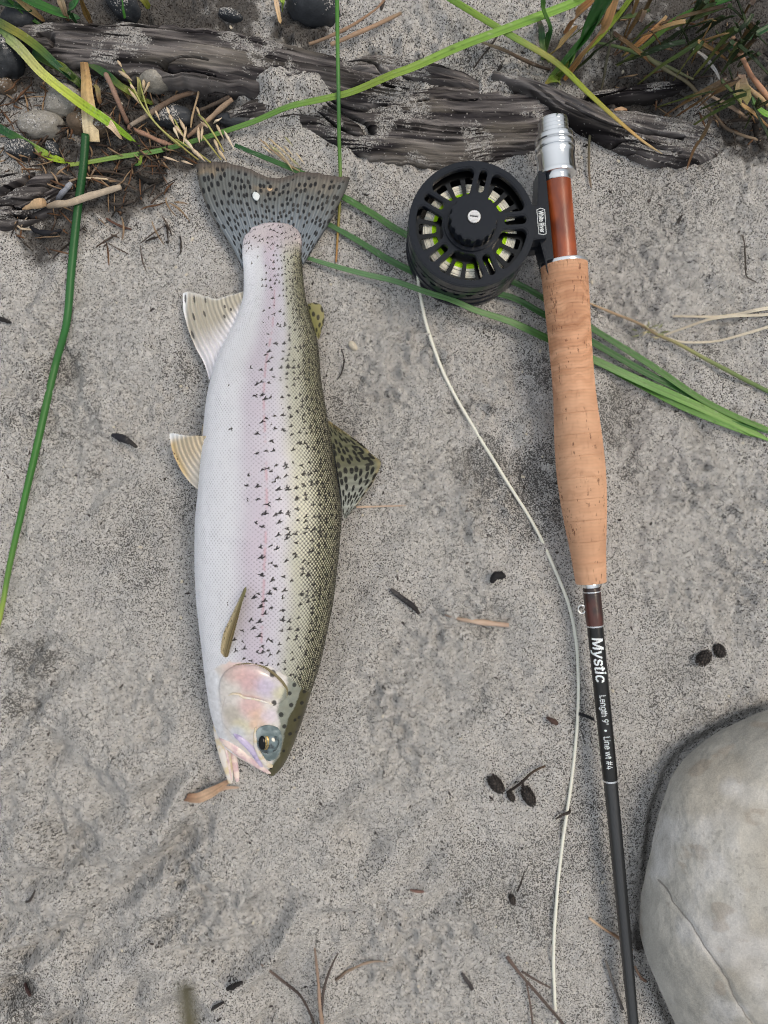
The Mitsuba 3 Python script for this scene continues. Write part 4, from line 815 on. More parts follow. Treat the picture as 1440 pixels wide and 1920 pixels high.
def head_fn(p):
    m_ = 1 / S
    jx = 3.5 * m_ * (FB(p.x * 420, p.y * 420, 6.0) - 0.5)
    px_ = p.x + jx
    c_ = col(lin(217, 213, 210))
    for i, (r, cc, k) in enumerate([(24, (206, 160, 166), .95), (18, (202, 192, 222), .95), (12, (206, 204, 168), .9), (15, (222, 220, 216), .9), (20, (212, 164, 164), .85), (17, (224, 190, 166), .9), (13, (226, 214, 230), .95), (16, (176, 170, 156), .85), (16, (212, 206, 164), .8), (20, (216, 182, 176), .8), (8, (226, 190, 160), .7), (14, (206, 214, 232), .9)]):
        c_ = MIX(c_, col(lin(*cc)), 0.72 * k * near4(p, GC[i], 1.12 * r * m_, jx))
    c_ = MIX(c_, col(lin(226, 230, 238)), 1 - SS(-8 * m_, 5 * m_, px_ - yline(p, BELLY)))
    grey = SS(-3 * m_, 4 * m_, px_ - yline(p, GREY))
    c_ = MIX(c_, MIX(col(lin(134, 141, 134)), col(lin(150, 152, 138)), FB(p.x * 260, p.y * 260, 2.0)), grey)
    dx = px_ - yline(p, DARK)
    c_ = MIX(c_, col(lin(82, 80, 58)), SS(-1.5 * m_, 2.0 * m_, dx))
    c_ = MIX(c_, col(lin(60, 58, 46)), SS(10 * m_, 26 * m_, dx))
    c_ = c_ * (0.84 + 0.32 * FB(p.x * 620, p.y * 620, 2.0))
    for x, y, r in HEADSPOT:
        dd = dr.sqrt(dr.square(p.x - x) + dr.square((p.y - y) * 0.8))
        c_ = MIX(c_, col(lin(34, 34, 34)), 0.88 * (1 - SS(r * 0.7, r * 1.25, dd)))
    return c_
SCALE_END = [X_(*a) for a in [(380, 1262), (430, 1240), (505, 1250), (545, 1272), (590, 1302)]]
def scaled(p):
    q_ = sorted(SCALE_END); y = mi.Float(q_[0][1])
    for (x0, y0), (x1, y1) in zip(q_[:-1], q_[1:]):
        y = dr.select(p.x >= x0, y0 + (y1 - y0) * dr.clip((p.x - x0) / (x1 - x0), 0, 1), y)
    return SS(-1.5 / S, 2.5 / S, p.y - y + 4 / S * (N(p.x * 500, p.y * 500) - 0.5))
def trout_fn(p, n, uv):
    a, b0 = uv.x, uv.y
    b = b0 * NB
    v = b0 + 0.10 * (FB(a * 0.10, b * 0.10, 3.0) - 0.5)
    belly, silver, lilac, green, olive, darkb = (col(c_) for c_ in (lin(236, 240, 249), lin(218, 221, 228), lin(191, 190, 201), lin(170, 172, 160), lin(122, 123, 100), lin(42, 42, 30)))
    c_ = MIX(belly, silver, SS(-0.62, -0.22, v))
    c_ = MIX(c_, lilac, 0.85 * SS(-0.28, -0.06, v))
    pink = dr.exp(-dr.square((v + 0.02) / 0.13)) * (0.25 + 0.9 * FB(a * 0.07, b * 0.14, 9.0))
    c_ = MIX(c_, col(lin(192, 158, 186)), 0.30 * dr.clip(pink, 0, 1))
    c_ = MIX(c_, green, SS(0.13, 0.34, v))
    c_ = MIX(c_, olive, SS(0.38, 0.60, v))
    c_ = MIX(c_, darkb, SS(0.60, 0.90, v))
    endw = SS(float(F(515, 485)[1]), float(F(515, 440)[1]), p.y + 0.003 * (N(p.x * 300, p.y * 300) - 0.5))
    c_ = MIX(c_, col(lin(190, 180, 186)), 0.80 * endw)
    line = (1 - endw) * dr.exp(-dr.square((b0 - 0.035 + 0.006 * N(a * 0.9, 1)) / 0.010)) * SS(0.32, 0.6, FB(a * 0.5, 5.0, 2.0))
    c_ = MIX(c_, col(lin(188, 120, 130)), 0.42 * line)
    # scales: pale centre, dark rim that deepens towards the back
    d = scale_d(a, b)
    back = SS(0.16, 0.60, v) * (1 - 0.85 * endw)
    rim = SS(0.30 - 0.14 * back, 0.46 - 0.08 * back, d + 0.08 * (N(a * 0.7, b * 0.7, 8.0) - 0.5))
    sc = scaled(p)
    amt = (0.40 + 0.55 * back) * (0.5 + 0.5 * SS(-0.85, -0.5, v)) * (0.65 + 0.7 * N(a * 0.16, b * 0.16, 2.0))
    rimc = MIX(col(lin(100, 98, 110)), col(lin(24, 23, 15)), back)
    bright = MIX(c_, col(lin(206, 204, 178)), 0.85 * back * (1 - 0.55 * SS(0.7, 0.95, v)) * (1 - SS(0.12, 0.30, d)) * (0.45 + 0.75 * CR(dr.floor(a * 2), dr.floor(b * 2), 2)))
    c_ = MIX(bright, rimc, dr.clip(amt, 0, 0.95) * rim)
    # black marks, few on the silver side and many on the back
    jag = 0.35 * (N(a * 2.1, b * 2.1, 4.0) - 0.5)
    prob = 0.025 * SS(-0.42, -0.2, v) + 0.30 * SS(-0.16, -0.03, v) + 0.30 * SS(0.10, 0.26, v)
    aft = SS(float(F(500, 640)[1]), float(F(500, 500)[1]), p.y)
    prob = prob + 0.34 * aft * SS(-0.50, -0.2, v)
    fore = 1 - SS(float(F(500, 1240)[1]), float(F(500, 1080)[1]), p.y)
    prob = prob + 0.35 * fore * SS(-0.26, -0.16, v) * (1 - SS(-0.05, 0.0, v))
    sp = chevrons(a + jag, b, 2.4, 2.0, prob, 11, 0.58)
    sp = dr.maximum(sp, chevrons(a + 2.9 + jag, b + 2.1, 2.6, 2.0, 0.60 * SS(0.10, 0.28, v), 31, 0.56))
    sp = dr.maximum(sp, chevrons(a + 1.3 + jag, b + 3.3, 2.5, 2.1, SS(0.34, 0.6, v) * 0.72, 51, 0.60))
    sp = dr.maximum(sp, chevrons(a + 0.7 + jag, b + 1.0, 3.4, 2.2, 0.75 * (1 - SS(0.04, 0.09, dr.abs(b0 - 0.04))), 71, 0.60))
    sp = sp * (1 - 0.9 * endw)
    sp = dr.maximum(sp, chevrons(a + 0.4 + jag, b + 0.9, 2.3, 2.3, 0.85 * endw, 91, 0.85))
    c_ = MIX(c_, col(lin(16, 15, 20)), 0.96 * sp)
    return dr.clip(MIX(head_fn(p), c_, sc), 0, 1)
def trout_bump(p, n, uv):
    d = scale_d(uv.x, uv.y * NB)
    return -0.00020 * SS(0.2, 0.5, d) * scaled(p) + 0.0002 * N(p.x * 300, p.y * 300)
scene['trout_skin'] = two({'type': 'bumpmap', 'scale': 1.0, 'tex': mikit.proc(trout_bump, eps=0.00022),
                           'bsdf': {'type': 'principled', 'base_color': mikit.proc(trout_fn), 'roughness': 0.27, 'metallic': 0.20, 'specular': 0.30, 'clearcoat': 0.15, 'clearcoat_gloss': 0.93}})
trout = thing('rainbow_trout', 'silver rainbow trout with a pink side stripe lying head down on the sand', 'fish')
part(trout, 'body', (V, Fc), 'trout_skin', smooth=True, uv=uv)

# fins: a sheet of rays between a root curve and an outer edge
def coons(root, outer, left, right, nu=80, nv=50):
    """four pixel curves (x, y, height above the sand); root and outer run the same way, left and right from root to outer"""
    R, O, L_, R_ = (path(np.array([(*p, 0)[:3] if len(p) < 3 else p for p in c_], float), m)[0] for c_, m in ((root, nu), (outer, nu), (left, nv), (right, nv)))
    u = np.linspace(0, 1, nu)[:, None, None]; v = np.linspace(0, 1, nv)[None, :, None]
    P = (1 - v) * R[:, None] + v * O[:, None] + (1 - u) * L_[None] + u * R_[None] - ((1 - u) * (1 - v) * R[0] + u * (1 - v) * R[-1] + (1 - u) * v * O[0] + u * v * O[-1])
    return P
def fin(name, root, outer, left, right, mt, rays=22, ripple=0.0005, wave=0.0012, nu=120, nv=50, thick=0.0007, label=None, absolute=True, frill=0.0):
    P = coons(root, outer, left, right, nu, nv)
    u = np.linspace(0, 1, nu)[:, None] + 0 * P[..., 0]; v = np.linspace(0, 1, nv)[None] + 0 * P[..., 0]
    if frill:
        e_ = frill * (meshkit.noise(np.stack([u * rays * 1.0, 0 * u, 0 * u], -1), 3) - 0.5) * v ** 6
        P[..., :2] += e_[..., None] * (P[:, -1:, :2] - P[:, :1, :2])
    z = P[..., 2] + ripple * np.cos(u * rays * 2 * np.pi) * np.clip(v * 3, 0.15, 1) * (1 - 0.5 * v) + wave * (meshkit.fbm(np.stack([u * 3, v * 2, 0 * u + rays], -1), 2, 5) - 0.5)
    top = W(P[..., 0], P[..., 1], z); top = np.moveaxis(np.array(np.broadcast_arrays(*top)), 0, -1)
    bot = top - [0, 0, thick]
    bot = bot[:, ::-1]
    V = np.concatenate([top, bot], 1)
    uvv = np.concatenate([np.stack([u, v], -1), np.stack([u, v], -1)[:, ::-1]], 1).reshape(-1, 2)
    n, m = nu, 2 * nv
    f = grid_faces(n, m, True)
    ends = []
    for i in (0, n - 1):                                   # close the two sides
        for j in range(nv - 1):
            a, b, c_, d = i * m + j, i * m + j + 1, i * m + m - 2 - j, i * m + m - 1 - j
            ends += [(a, c_, b), (a, d, c_)] if i == 0 else [(a, b, c_), (a, c_, d)]
    part(trout, name, fix(V.reshape(-1, 3), np.vstack([f, np.array(ends)])), mt, smooth=True, uv=uvv, label=label)

def fin_spots(u, v, nu, nv, prob, seed, su=0.30, sv=0.30, jitter=0.5):
    row = dr.floor(v * nv)
    uu = u * nu + 0.5 * (row - 2 * dr.floor(row / 2))
    i, j = dr.floor(uu), row
    r1, r2, r3 = (CR(i, j, seed + s) for s in range(3))
    x, y = uu - i - 0.5 - jitter * (r1 - 0.5), v * nv - j - 0.5 - jitter * (r2 - 0.5)
    d = dr.sqrt(dr.square(x / su) + dr.square(y / sv))
    return dr.select(r3 < prob, 1 - SS(0.75, 1.15, d), 0.0)
def fin_mat(name, fn, rough=0.42):
    mat(name, base_color=mikit.proc(lambda p, n, uv: dr.clip(fn(uv.x, uv.y, p), 0, 1)), roughness=rough, specular=0.2)
def ray_tint(u, k): return 0.80 + 0.32 * (0.5 + 0.5 * dr.cos(u * 2 * math.pi * k)) * (0.6 + 0.8 * N(u * k, 3.0))
def tail_fn(u, v, p):
    c_ = MIX(col(lin(118, 128, 138)), col(lin(100, 104, 104)), SS(0.25, 0.8, v))
    c_ = MIX(c_, col(lin(140, 122, 98)), 0.6 * (1 - 0.6 * SS(0.3, 0.6, u)) * SS(0.70, 0.85, v) * SS(0.45, 0.65, FB(u * 7, v * 4, 1.0)))
    c_ = MIX(c_, col(lin(92, 86, 82)), SS(0.90, 0.99, v))
    edge = dr.minimum(u, 1 - u)
    c_ = MIX(c_, col(lin(58, 58, 56)), 0.8 * (1 - SS(0.0, 0.035, edge)))
    c_ = c_ * ray_tint(u, 46)
    s = fin_spots(u + 0.010 * N(v * 9, u * 20), v, 26, 11, 0.84, 5, 0.30, 0.34, 0.6) * (1 - SS(0.93, 0.97, v))
    return MIX(c_, col(lin(24, 26, 30)), 0.93 * s)
fin_mat('tail_skin', tail_fn)
def dorsal_fn(u, v, p):
    c_ = MIX(col(lin(96, 98, 78)), col(lin(146, 152, 148)), SS(0.4, 0.85, u))
    c_ = MIX(c_, col(lin(160, 142, 92)), 0.85 * (1 - SS(0.02, 0.22, u + 0.15 * (1 - v))))
    c_ = MIX(c_, col(lin(150, 140, 104)), 0.6 * SS(0.86, 0.98, v))
    c_ = c_ * ray_tint(u, 16)
    s = fin_spots(u, v, 10, 8, 0.95, 15, 0.36, 0.40, 0.5)
    s = dr.maximum(s, fin_spots(u, v, 15, 3.4, 0.55, 25, 0.22, 0.42, 0.3) * SS(0.55, 0.7, v) * (1 - SS(0.55, 0.8, u)))
    return MIX(c_, col(lin(20, 22, 22)), 0.95 * s)
fin_mat('dorsal_skin', dorsal_fn)
def anal_fn(u, v, p):
    c_ = MIX(col(lin(224, 224, 232)), col(lin(176, 172, 160)), SS(0.15, 0.6, v))
    c_ = c_ * ray_tint(u, 15)
    c_ = MIX(c_, col(lin(232, 236, 242)), dr.maximum(1 - SS(0.05, 0.13, u + 0.25 * (1 - v)), 0.4 * SS(0.92, 1.0, v)))
    s = fin_spots(u, v, 9, 5, 0.42, 45, 0.16, 0.26, 0.5) * SS(0.3, 0.5, v) * (1 - SS(0.75, 0.9, u))
    return MIX(c_, col(lin(56, 56, 58)), 0.85 * s)
fin_mat('anal_skin', anal_fn)
def pelvic_fn(u, v, p):
    c_ = MIX(col(lin(206, 200, 190)), col(lin(196, 184, 162)), SS(0.1, 0.6, v)) * ray_tint(u, 10)
    c_ = MIX(c_, col(lin(206, 180, 128)), 0.7 * (1 - SS(0.04, 0.16, u)) * SS(0.1, 0.4, v))
    c_ = MIX(c_, col(lin(232, 236, 240)), SS(0.80, 0.98, v - 0.9 * u * 0.35 + 0.02))
    s = fin_spots(u, v, 16, 22, 0.7, 65, 0.30, 0.30, 0.4) * (1 - SS(0.05, 0.07, u)) * SS(0.45, 0.5, v) * (1 - SS(0.75, 0.8, v))
    return MIX(c_, col(lin(80, 52, 30)), 0.9 * s)
fin_mat('pelvic_skin', pelvic_fn)
def pectoral_fn(u, v, p):
    c_ = MIX(col(lin(196, 180, 142)), col(lin(120, 108, 78)), SS(0.2, 0.8, u)) * ray_tint(u, 6)
    c_ = MIX(c_, col(lin(140, 138, 100)), SS(0.6, 1.0, v))
    s = fin_spots(u, v, 5, 13, 0.5, 85, 0.2, 0.3, 0.4) * (1 - SS(0.35, 0.5, u))
    return MIX(c_, col(lin(40, 36, 26)), 0.8 * s)
fin_mat('pectoral_skin', pectoral_fn)
def adipose_fn(u, v, p):
    c_ = MIX(col(lin(112, 112, 70)), col(lin(136, 132, 92)), v)
    return MIX(c_, col(lin(24, 26, 20)), 0.92 * fin_spots(u, v, 4.4, 2.6, 0.85, 95, 0.30, 0.34, 0.3))
fin_mat('adipose_skin', adipose_fn)

fin('tail_fin', [(454, 505, .010), (470, 472, .0108), (515, 455, .011), (556, 470, .0108), (568, 498, .010)],
    [(367, 306, .008), (385, 303, .009), (410, 304, .010), (440, 308, .011), (465, 316, .011), (490, 327, .010), (514, 334, .009), (540, 331, .009), (565, 323, .010), (590, 324, .010), (620, 329, .009), (640, 331, .008), (656, 333, .006)],
    [(454, 505, .009), (437, 470, .009), (412, 430, .009), (388, 388, .009), (373, 345, .009), (367, 306, .008)],
    [(568, 498, .009), (590, 462, .009), (615, 422, .009), (638, 378, .008), (650, 352, .007), (656, 333, .006)], 'tail_skin', rays=30, nu=240, nv=80, ripple=0.00022, wave=0.002, frill=0.02, label='spotted grey tail fin with a brownish ragged edge')
fin('anal_fin', [(392, 712, .016), (408, 688, .018), (430, 655, .018), (448, 610, .015), (462, 565, .012)],
    [(342, 548, .006), (350, 545, .007), (362, 548, .008), (385, 556, .009), (405, 559, .010), (430, 554, .011), (456, 546, .010)],
    [(392, 712, .016), (384, 685, .012), (366, 650, .010), (350, 608, .008), (343, 575, .007), (342, 548, .006)],
    [(462, 565, .012), (459, 556, .011), (456, 546, .010)], 'anal_skin', rays=14, ripple=0.0005, label='pale anal fin with a white tip and dark streaks', frill=0.04)
fin('pelvic_fin', [(371, 918, .022), (378, 896, .025), (390, 862, .030), (398, 835, .033), (404, 818, .034)],
    [(317, 812, .016), (324, 811, .018), (335, 814, .021), (355, 817, .026), (380, 817, .031), (402, 815, .034)],
    [(371, 918, .022), (352, 900, .019), (334, 872, .017), (322, 842, .016), (317, 812, .016)],
    [(404, 818, .034), (403, 817, .034), (402, 815, .034)], 'pelvic_skin', rays=10, ripple=0.0006, label='cream pelvic fin with a white corner', frill=0.03)
fin('pelvic_fin', [(384, 835, .012), (386, 812, .012), (387, 800, .012)], [(379, 828, .008), (378, 808, .008), (382, 792, .008)], [(384, 835, .012), (381, 832, .010), (379, 828, .008)], [(387, 800, .012), (384, 796, .010), (382, 792, .008)], 'pelvic_skin', rays=4, nu=30, nv=14, label='tip of the far pelvic fin')
fin('dorsal_fin', [(612, 790, .018), (622, 830, .019), (634, 890, .020), (641, 940, .020), (643, 972, .018)],
    [(622, 793, .015), (650, 812, .012), (676, 832, .010), (700, 855, .008), (714, 872, .007), (706, 895, .007), (690, 918, .009), (672, 942, .012), (652, 968, .016)],
    [(612, 790, .018), (616, 790, .017), (622, 793, .015)], [(643, 972, .018), (647, 972, .017), (652, 968, .016)], 'dorsal_skin', rays=13, ripple=0.0004, frill=0.07, label='dark spotted dorsal fin fanned out on the sand')
fin('adipose_fin', [(577, 570, .012), (584, 600, .013), (596, 635, .014)], [(583, 568, .012), (597, 569, .011), (606, 580, .010), (608, 596, .010), (603, 617, .012), (598, 634, .014)],
    [(577, 570, .012), (580, 569, .012), (583, 568, .012)], [(596, 635, .014), (597, 635, .014), (598, 634, .014)], 'adipose_skin', rays=1, nu=50, nv=24, ripple=0, label='small olive adipose fin with black blotches')
sk = lambda px, pz, up=0.0: (px, pz, float(F(px, pz)[2]) + up)
fin('pectoral_fin', [sk(413, 1228, -.001), sk(418, 1237, -.001), sk(426, 1235, -.001)], [sk(457, 1104, .0035), sk(460, 1101, .005), sk(462, 1106, .004)],
    [sk(413, 1228, -.001), sk(417, 1195, .002), sk(432, 1158, .003), sk(446, 1128, .003), sk(457, 1104, .0035)],
    [sk(426, 1235, -.001), sk(436, 1198, .006), sk(446, 1160, .009), sk(454, 1130, .008), sk(462, 1106, .004)], 'pectoral_skin', rays=5, nu=50, nv=80, ripple=0.0005, label='folded tan pectoral fin standing on the side')

# plates on the head
def plate(name, px, mt, lift, parent=trout, n=160, K=26, edge=6, label=None, sink=0.0012, center=None, bow=0.0, lean=False):
    o = np.array([F(a, b)[:2] for a, b in px]); o = closed_spline(o, n)
    c_ = o.mean(0) if center is None else F(*center)[:2]
    r = np.concatenate([[1.004, 1.0], np.linspace(1, 0, K)[1:-1]])
    prof = np.where(r < 1, lift * np.clip(1 - r ** edge, 0, 1) ** 0.5 + bow * (1 - r ** 2), 0)
    P = c_ + (o[None] - c_) * r[:, None, None]
    tilt = 1.0
    if lean:                                           # raised at the rear edge, flush at the front
        yy = P[..., 1]; tilt = np.clip((yy - yy.min()) / (yy.max() - yy.min()) * 1.6 - 0.25, 0.02, 1)
    z = skin_top(P[..., 0], P[..., 1]) + prof[:, None] * tilt
    z[0] -= sink
    z[1] += lift * 0.35 * (tilt[1] if lean else 1)
    V = np.concatenate([P, z[..., None]], -1).reshape(-1, 3)
    f = grid_faces(len(r), n, True)
    V = np.vstack([V, [[*c_, z[-1].mean()]]])
    k = np.arange(n)
    f = np.vstack([f, np.stack([(len(r) - 1) * n + k, (len(r) - 1) * n + (k + 1) % n, k * 0 + len(r) * n], 1)])
    rads = np.concatenate([np.repeat(r, n), [0]]); ang = np.concatenate([np.tile(np.arange(n) / n, len(r)), [0]])
    m_ = trimesh.Trimesh(V, f, process=False)
    if m_.face_normals[:, 2].mean() < 0: f = f[:, ::-1]
    part(parent, name, (V, f), mt, smooth=True, uv=np.stack([rads, ang], -1), label=label)
mat('head_skin', base_color=mikit.proc(lambda p, n, uv: dr.clip(head_fn(p), 0, 1)), roughness=0.28, metallic=0.2, specular=0.3, clearcoat=0.2, clearcoat_gloss=0.85)
plate('cheek', [(428, 1300), (445, 1300), (460, 1306), (490, 1313), (516, 1319), (522, 1330), (514, 1344), (500, 1352), (488, 1362), (481, 1374), (472, 1388), (458, 1390), (442, 1382), (428, 1370), (416, 1352), (418, 1322)], 'head_skin', 0.0007, label='pale pinkish cheek below the gill cover', edge=2.2, lean=True)
plate('gill_cover', [(424, 1258), (445, 1247), (467, 1246), (492, 1252), (512, 1265), (528, 1281), (536, 1296), (534, 1312), (518, 1320), (490, 1316), (460, 1310), (444, 1306), (427, 1312), (416, 1322), (411, 1304), (413, 1276)], 'head_skin', 0.0034, center=(474, 1280), label='rounded gill cover in pink and lilac', lean=True)
mat('pale_skin', base_color=mikit.proc(lambda p, n, uv: MIX(col(lin(214, 210, 206)), col(lin(210, 196, 166)), SS(0.4, 0.7, FB(p.x * 260, p.y * 260, 1.0)))), roughness=0.3, specular=0.5, clearcoat=0.5)
mat('lilac_skin', base_color=mikit.proc(lambda p, n, uv: MIX(col(lin(190, 182, 214)), col(lin(150, 140, 180)), SS(0.4, 0.75, FB(p.x * 300, p.y * 300, 4.0)))), roughness=0.28, specular=0.5, clearcoat=0.6)
mat('mouth_skin', base_color=mikit.proc(lambda p, n, uv: MIX(col(lin(226, 210, 204)), col(lin(204, 178, 184)), SS(0.35, 0.7, FB(p.x * 300, p.y * 300, 7.0)))), roughness=0.3, specular=0.5, clearcoat=0.5)
def lathe_px(name, pts, mt, label=None, n=60, sides=20, up=0.0, flat=0.6, absolute=False):
    """a soft tapering ridge along pixel points (x, y, width px[, z])"""
    q = np.array([(F(p[0], p[1]) if len(p) < 4 else W(p[0], p[1], p[3])) + [0, 0, up] for p in pts])
    pp, t = path(np.column_stack([q, [p[2] for p in pts]]), n)
    v, f = tube(pp[:, :3], pp[:, 3] / S / 2 * 0.93, sides, flat)
    part(trout, name, fix(v, f), mt, smooth=True, label=label)
lathe_px('cheek_ridge', [(430, 1303, 2), (438, 1300, 4), (448, 1301, 4.5), (457, 1306, 4.5), (475, 1309, 4), (495, 1314, 3.5), (513, 1320, 2)], 'pale_skin', up=0.0016, flat=0.7)
mat('gill_shade_tone', base_color=rgb(lin(118, 110, 84)), roughness=0.4, specular=0.3)
lathe_px('gill_shade', [(420, 1262, 2), (432, 1251, 2.5), (448, 1245, 3), (467, 1243.5, 3.5), (492, 1249, 4.5), (512, 1262, 6), (529, 1279, 6), (538, 1295, 4), (537, 1308, 2)], 'gill_shade_tone', up=-0.0002, flat=0.5, label='dark olive strip standing in for the shadow behind the gill cover')  # olive strip added for the shadow line behind the cover
lathe_px('eye_rim', [(480, 1364, 3), (478, 1380, 6), (480, 1396, 8), (486, 1412, 9), (494, 1425, 10), (504, 1434, 10), (511, 1437, 5)], 'pale_skin', up=0.0006, label='white bony rim in front of the eye')
lathe_px('premaxilla', [(438, 1376, 3), (446, 1381, 10), (458, 1391, 13), (470, 1403, 13), (480, 1418, 11), (488, 1432, 8), (492, 1438, 3)], 'lilac_skin', up=0.0002, label='lilac strip above the upper jaw')
lathe_px('upper_jaw', [(412, 1384, 6), (420, 1389, 15), (432, 1396, 20), (446, 1406, 21), (460, 1417, 19), (474, 1427, 16), (488, 1437, 14), (500, 1445, 12), (507, 1450, 6)], 'mouth_skin', up=-0.0008, flat=0.75, label='pinkish upper jaw of the open mouth')
lathe_px('lower_jaw', [(407, 1325, 8, .019), (409, 1352, 18, .018), (413, 1375, 25, .016), (418, 1398, 25, .014), (423, 1422, 22, .0125), (428, 1443, 17, .011), (431, 1458, 13, .0098), (432, 1468, 8, .009)], 'pale_skin', flat=0.75, label='white lower jaw hanging open')
lathe_px('tongue', [(432, 1402, 10, .010), (437, 1420, 15, .0092), (441, 1440, 13, .0085), (444, 1455, 11, .008), (445, 1466, 5, .008)], 'mouth_skin', flat=0.5, label='pink mouth lining inside the lower jaw')
lathe_px('jaw_edge', [(421, 1392, 4, .0175), (425, 1412, 5, .0158), (429, 1432, 5, .0138), (432, 1450, 4, .012), (434, 1462, 3, .0105)], 'mouth_skin', flat=0.8)
# the eye, turned towards the snout
mat('eye_skin', base_color=mikit.proc(lambda p, n, uv: MIX(col(lin(92, 108, 112)), col(lin(150, 164, 168)), SS(0.35, 0.9, uv.x) * SS(0.3, 0.7, FB(p.x * 260, p.y * 260, 3.0)))), roughness=0.22, specular=0.5, clearcoat=0.8, clearcoat_gloss=0.95)
plate('eye_socket', [(479, 1378), (484, 1366), (496, 1360), (510, 1360), (522, 1366), (528, 1380), (528, 1396), (524, 1412), (514, 1424), (502, 1426), (492, 1416), (484, 1400)], 'eye_skin', 0.0012, n=120, edge=3, label='grey green skin ring round the eye')
ec = F(503, 1391)
def cap_mesh(c_, r, h, sx=1.0, sy=1.0, n=48, K=14, tilt=0.0):
    t = np.linspace(0, np.pi / 2, K)
    a = np.arange(n) * 2 * np.pi / n
    P = np.stack([np.cos(t)[:, None] * np.cos(a) * r * sx, np.cos(t)[:, None] * np.sin(a) * r * sy, np.broadcast_to(np.sin(t)[:, None] * h, (K, n))], -1)
    P[..., 2] += tilt * P[..., 0]
    V = P.reshape(-1, 3) + c_
    V = np.vstack([np.array([c_[0], c_[1], c_[2] - 0.002]), V])
    f = grid_faces(K, n, True) + 1; k = np.arange(n)
    f = np.vstack([f, np.stack([k * 0, 1 + (k + 1) % n, 1 + k], 1)])
    return fix(V, f)
mat('eye_ball', base_color=mikit.proc(lambda p, n, uv: MIX(col(lin(34, 44, 50)), col(lin(96, 114, 120)), SS(0.35, 0.65, FB(p.x * 400 + 3, p.y * 400, 1.0)))), roughness=0.08, specular=0.6, clearcoat=1.0, clearcoat_gloss=1.0)
mat('eye_gold', base_color=mikit.proc(lambda p, n, uv: MIX(col(lin(120, 98, 52)), col(lin(172, 152, 100)), N(p.x * 1500, p.y * 1500))), roughness=0.25, metallic=0.4)
mat('eye_black', base_color=rgb(lin(6, 7, 10)), roughness=0.12, specular=0.3)
part(trout, 'eye', cap_mesh(ec + [0, 0, 0.0008], 19.5 / S, 0.0030), 'eye_ball', smooth=True, label='dark eye with a gold ringed pupil')
eye = f'{trout}__eye'
q1, q2, q3 = (W(a, b, ec[2] + 0.003) for a, b in [(498, 1392), (496, 1392), (492.5, 1392)])
part(eye, 'gold_ring', cap_mesh(q1 + [0, 0, 0.0000], 11.5 / S, 0.0012, 0.72, 1.15), 'eye_gold', smooth=True)
part(eye, 'inner_ring', cap_mesh(q2 + [0, 0, 0.0004], 9.6 / S, 0.0012, 0.74, 1.2), 'eye_ball', smooth=True)
part(eye, 'inner_gold', cap_mesh(q2 + [-0.0002, 0, 0.0007], 8.6 / S, 0.0012, 0.74, 1.22), 'eye_gold', smooth=True)
part(eye, 'pupil', cap_mesh(q3 + [0, 0, 0.0011], 9.2 / S, 0.0013, 0.74, 1.30), 'eye_black', smooth=True)
# bits stuck to the fish
mat('pale_fleck', base_color=rgb(lin(214, 222, 226)), roughness=0.5)
single('scale_fleck', blob(np.array(W(480, 368, .0125)), (0.0019, 0.0026, 0.0008), 0.3, 3, 0.3, 3), 'pale_fleck', 'pale wet fleck stuck on the tail fin', 'fleck', smooth=True)
blade([W(501, 352, .0125), W(506, 356, .0132), W(511, 353, .0125)], [1.5, 4.5, 1.5], [TAN, lin(210, 176, 130), TAN], 'tiny tan husk stuck on the tail fin', 'husk', 'husk', mt='dry', absolute=True)

# ------------------------------------------------------------------ the reel
RZ = 0.040
RC = W(884.5, 421, RZ); RR = 119 / S * (H - RZ) / H
def ext(poly, z0, z1, bevel=0.0, steps=3):
    """extrude a shapely polygon about the reel's centre; bevel eases the upper edge in small steps"""
    out_ = []
    layers = [(poly, z0, z1 - bevel)] if bevel else [(poly, z0, z1)]
    for i in range(steps if bevel else 0):
        a = (i + 1) / steps
        layers.append((poly.buffer(-bevel * (1 - math.sqrt(max(0, 1 - a * a)))), z1 - bevel + bevel * i / steps, z1 - bevel + bevel * a))
    for p_, a, b in layers:
        for gm in getattr(p_, 'geoms', [p_]):
            if gm.is_empty: continue
            mm = trimesh.creation.extrude_polygon(gm, b - a, engine='earcut')
            out_.append((np.array(mm.vertices) + [RC[0], RC[1], a], np.array(mm.faces)))
    return join(out_)
def disc(r, n=128): return Point(0, 0).buffer(r, quad_segs=n // 4)
def rounded(p, r): return p.buffer(-r).buffer(2 * r).buffer(-r)
def rayline(deg, a, b): return LineString([(a * RR * math.cos(math.radians(deg)), a * RR * math.sin(math.radians(deg))), (b * RR * math.cos(math.radians(deg)), b * RR * math.sin(math.radians(deg)))])
def torus(r, t, z, n=96, m=8, sq=1.0):
    a = np.arange(n) * 2 * np.pi / n; b = np.arange(m) * 2 * np.pi / m
    rad = r + t * np.cos(b)[None]
    v = np.stack([rad * np.cos(a)[:, None], rad * np.sin(a)[:, None], np.broadcast_to(z + t * sq * np.sin(b)[None], (n, m))], -1).reshape(-1, 3)
    i, j = np.meshgrid(np.arange(n), np.arange(m), indexing='ij')
    q_ = np.stack([i * m + j, ((i + 1) % n) * m + j, ((i + 1) % n) * m + (j + 1) % m, i * m + (j + 1) % m], -1).reshape(-1, 4)
    return v + [RC[0], RC[1], 0], np.vstack([q_[:, [0, 1, 2]], q_[:, [0, 2, 3]]])
SLOTS = [77, 5, -67, -139, 149]
reel = thing('fly_reel', 'black fly reel with round slotted spool, wound with white and lime line', 'fishing reel')
face = disc(RR)
ring = disc(0.88 * RR).difference(disc(0.47 * RR))
spokes = None
for d_ in SLOTS:
    s_ = rayline(d_, 0.3, 1.0).buffer(0.142 * RR)
    spokes = s_ if spokes is None else spokes.union(s_)
wins = ring.difference(spokes)
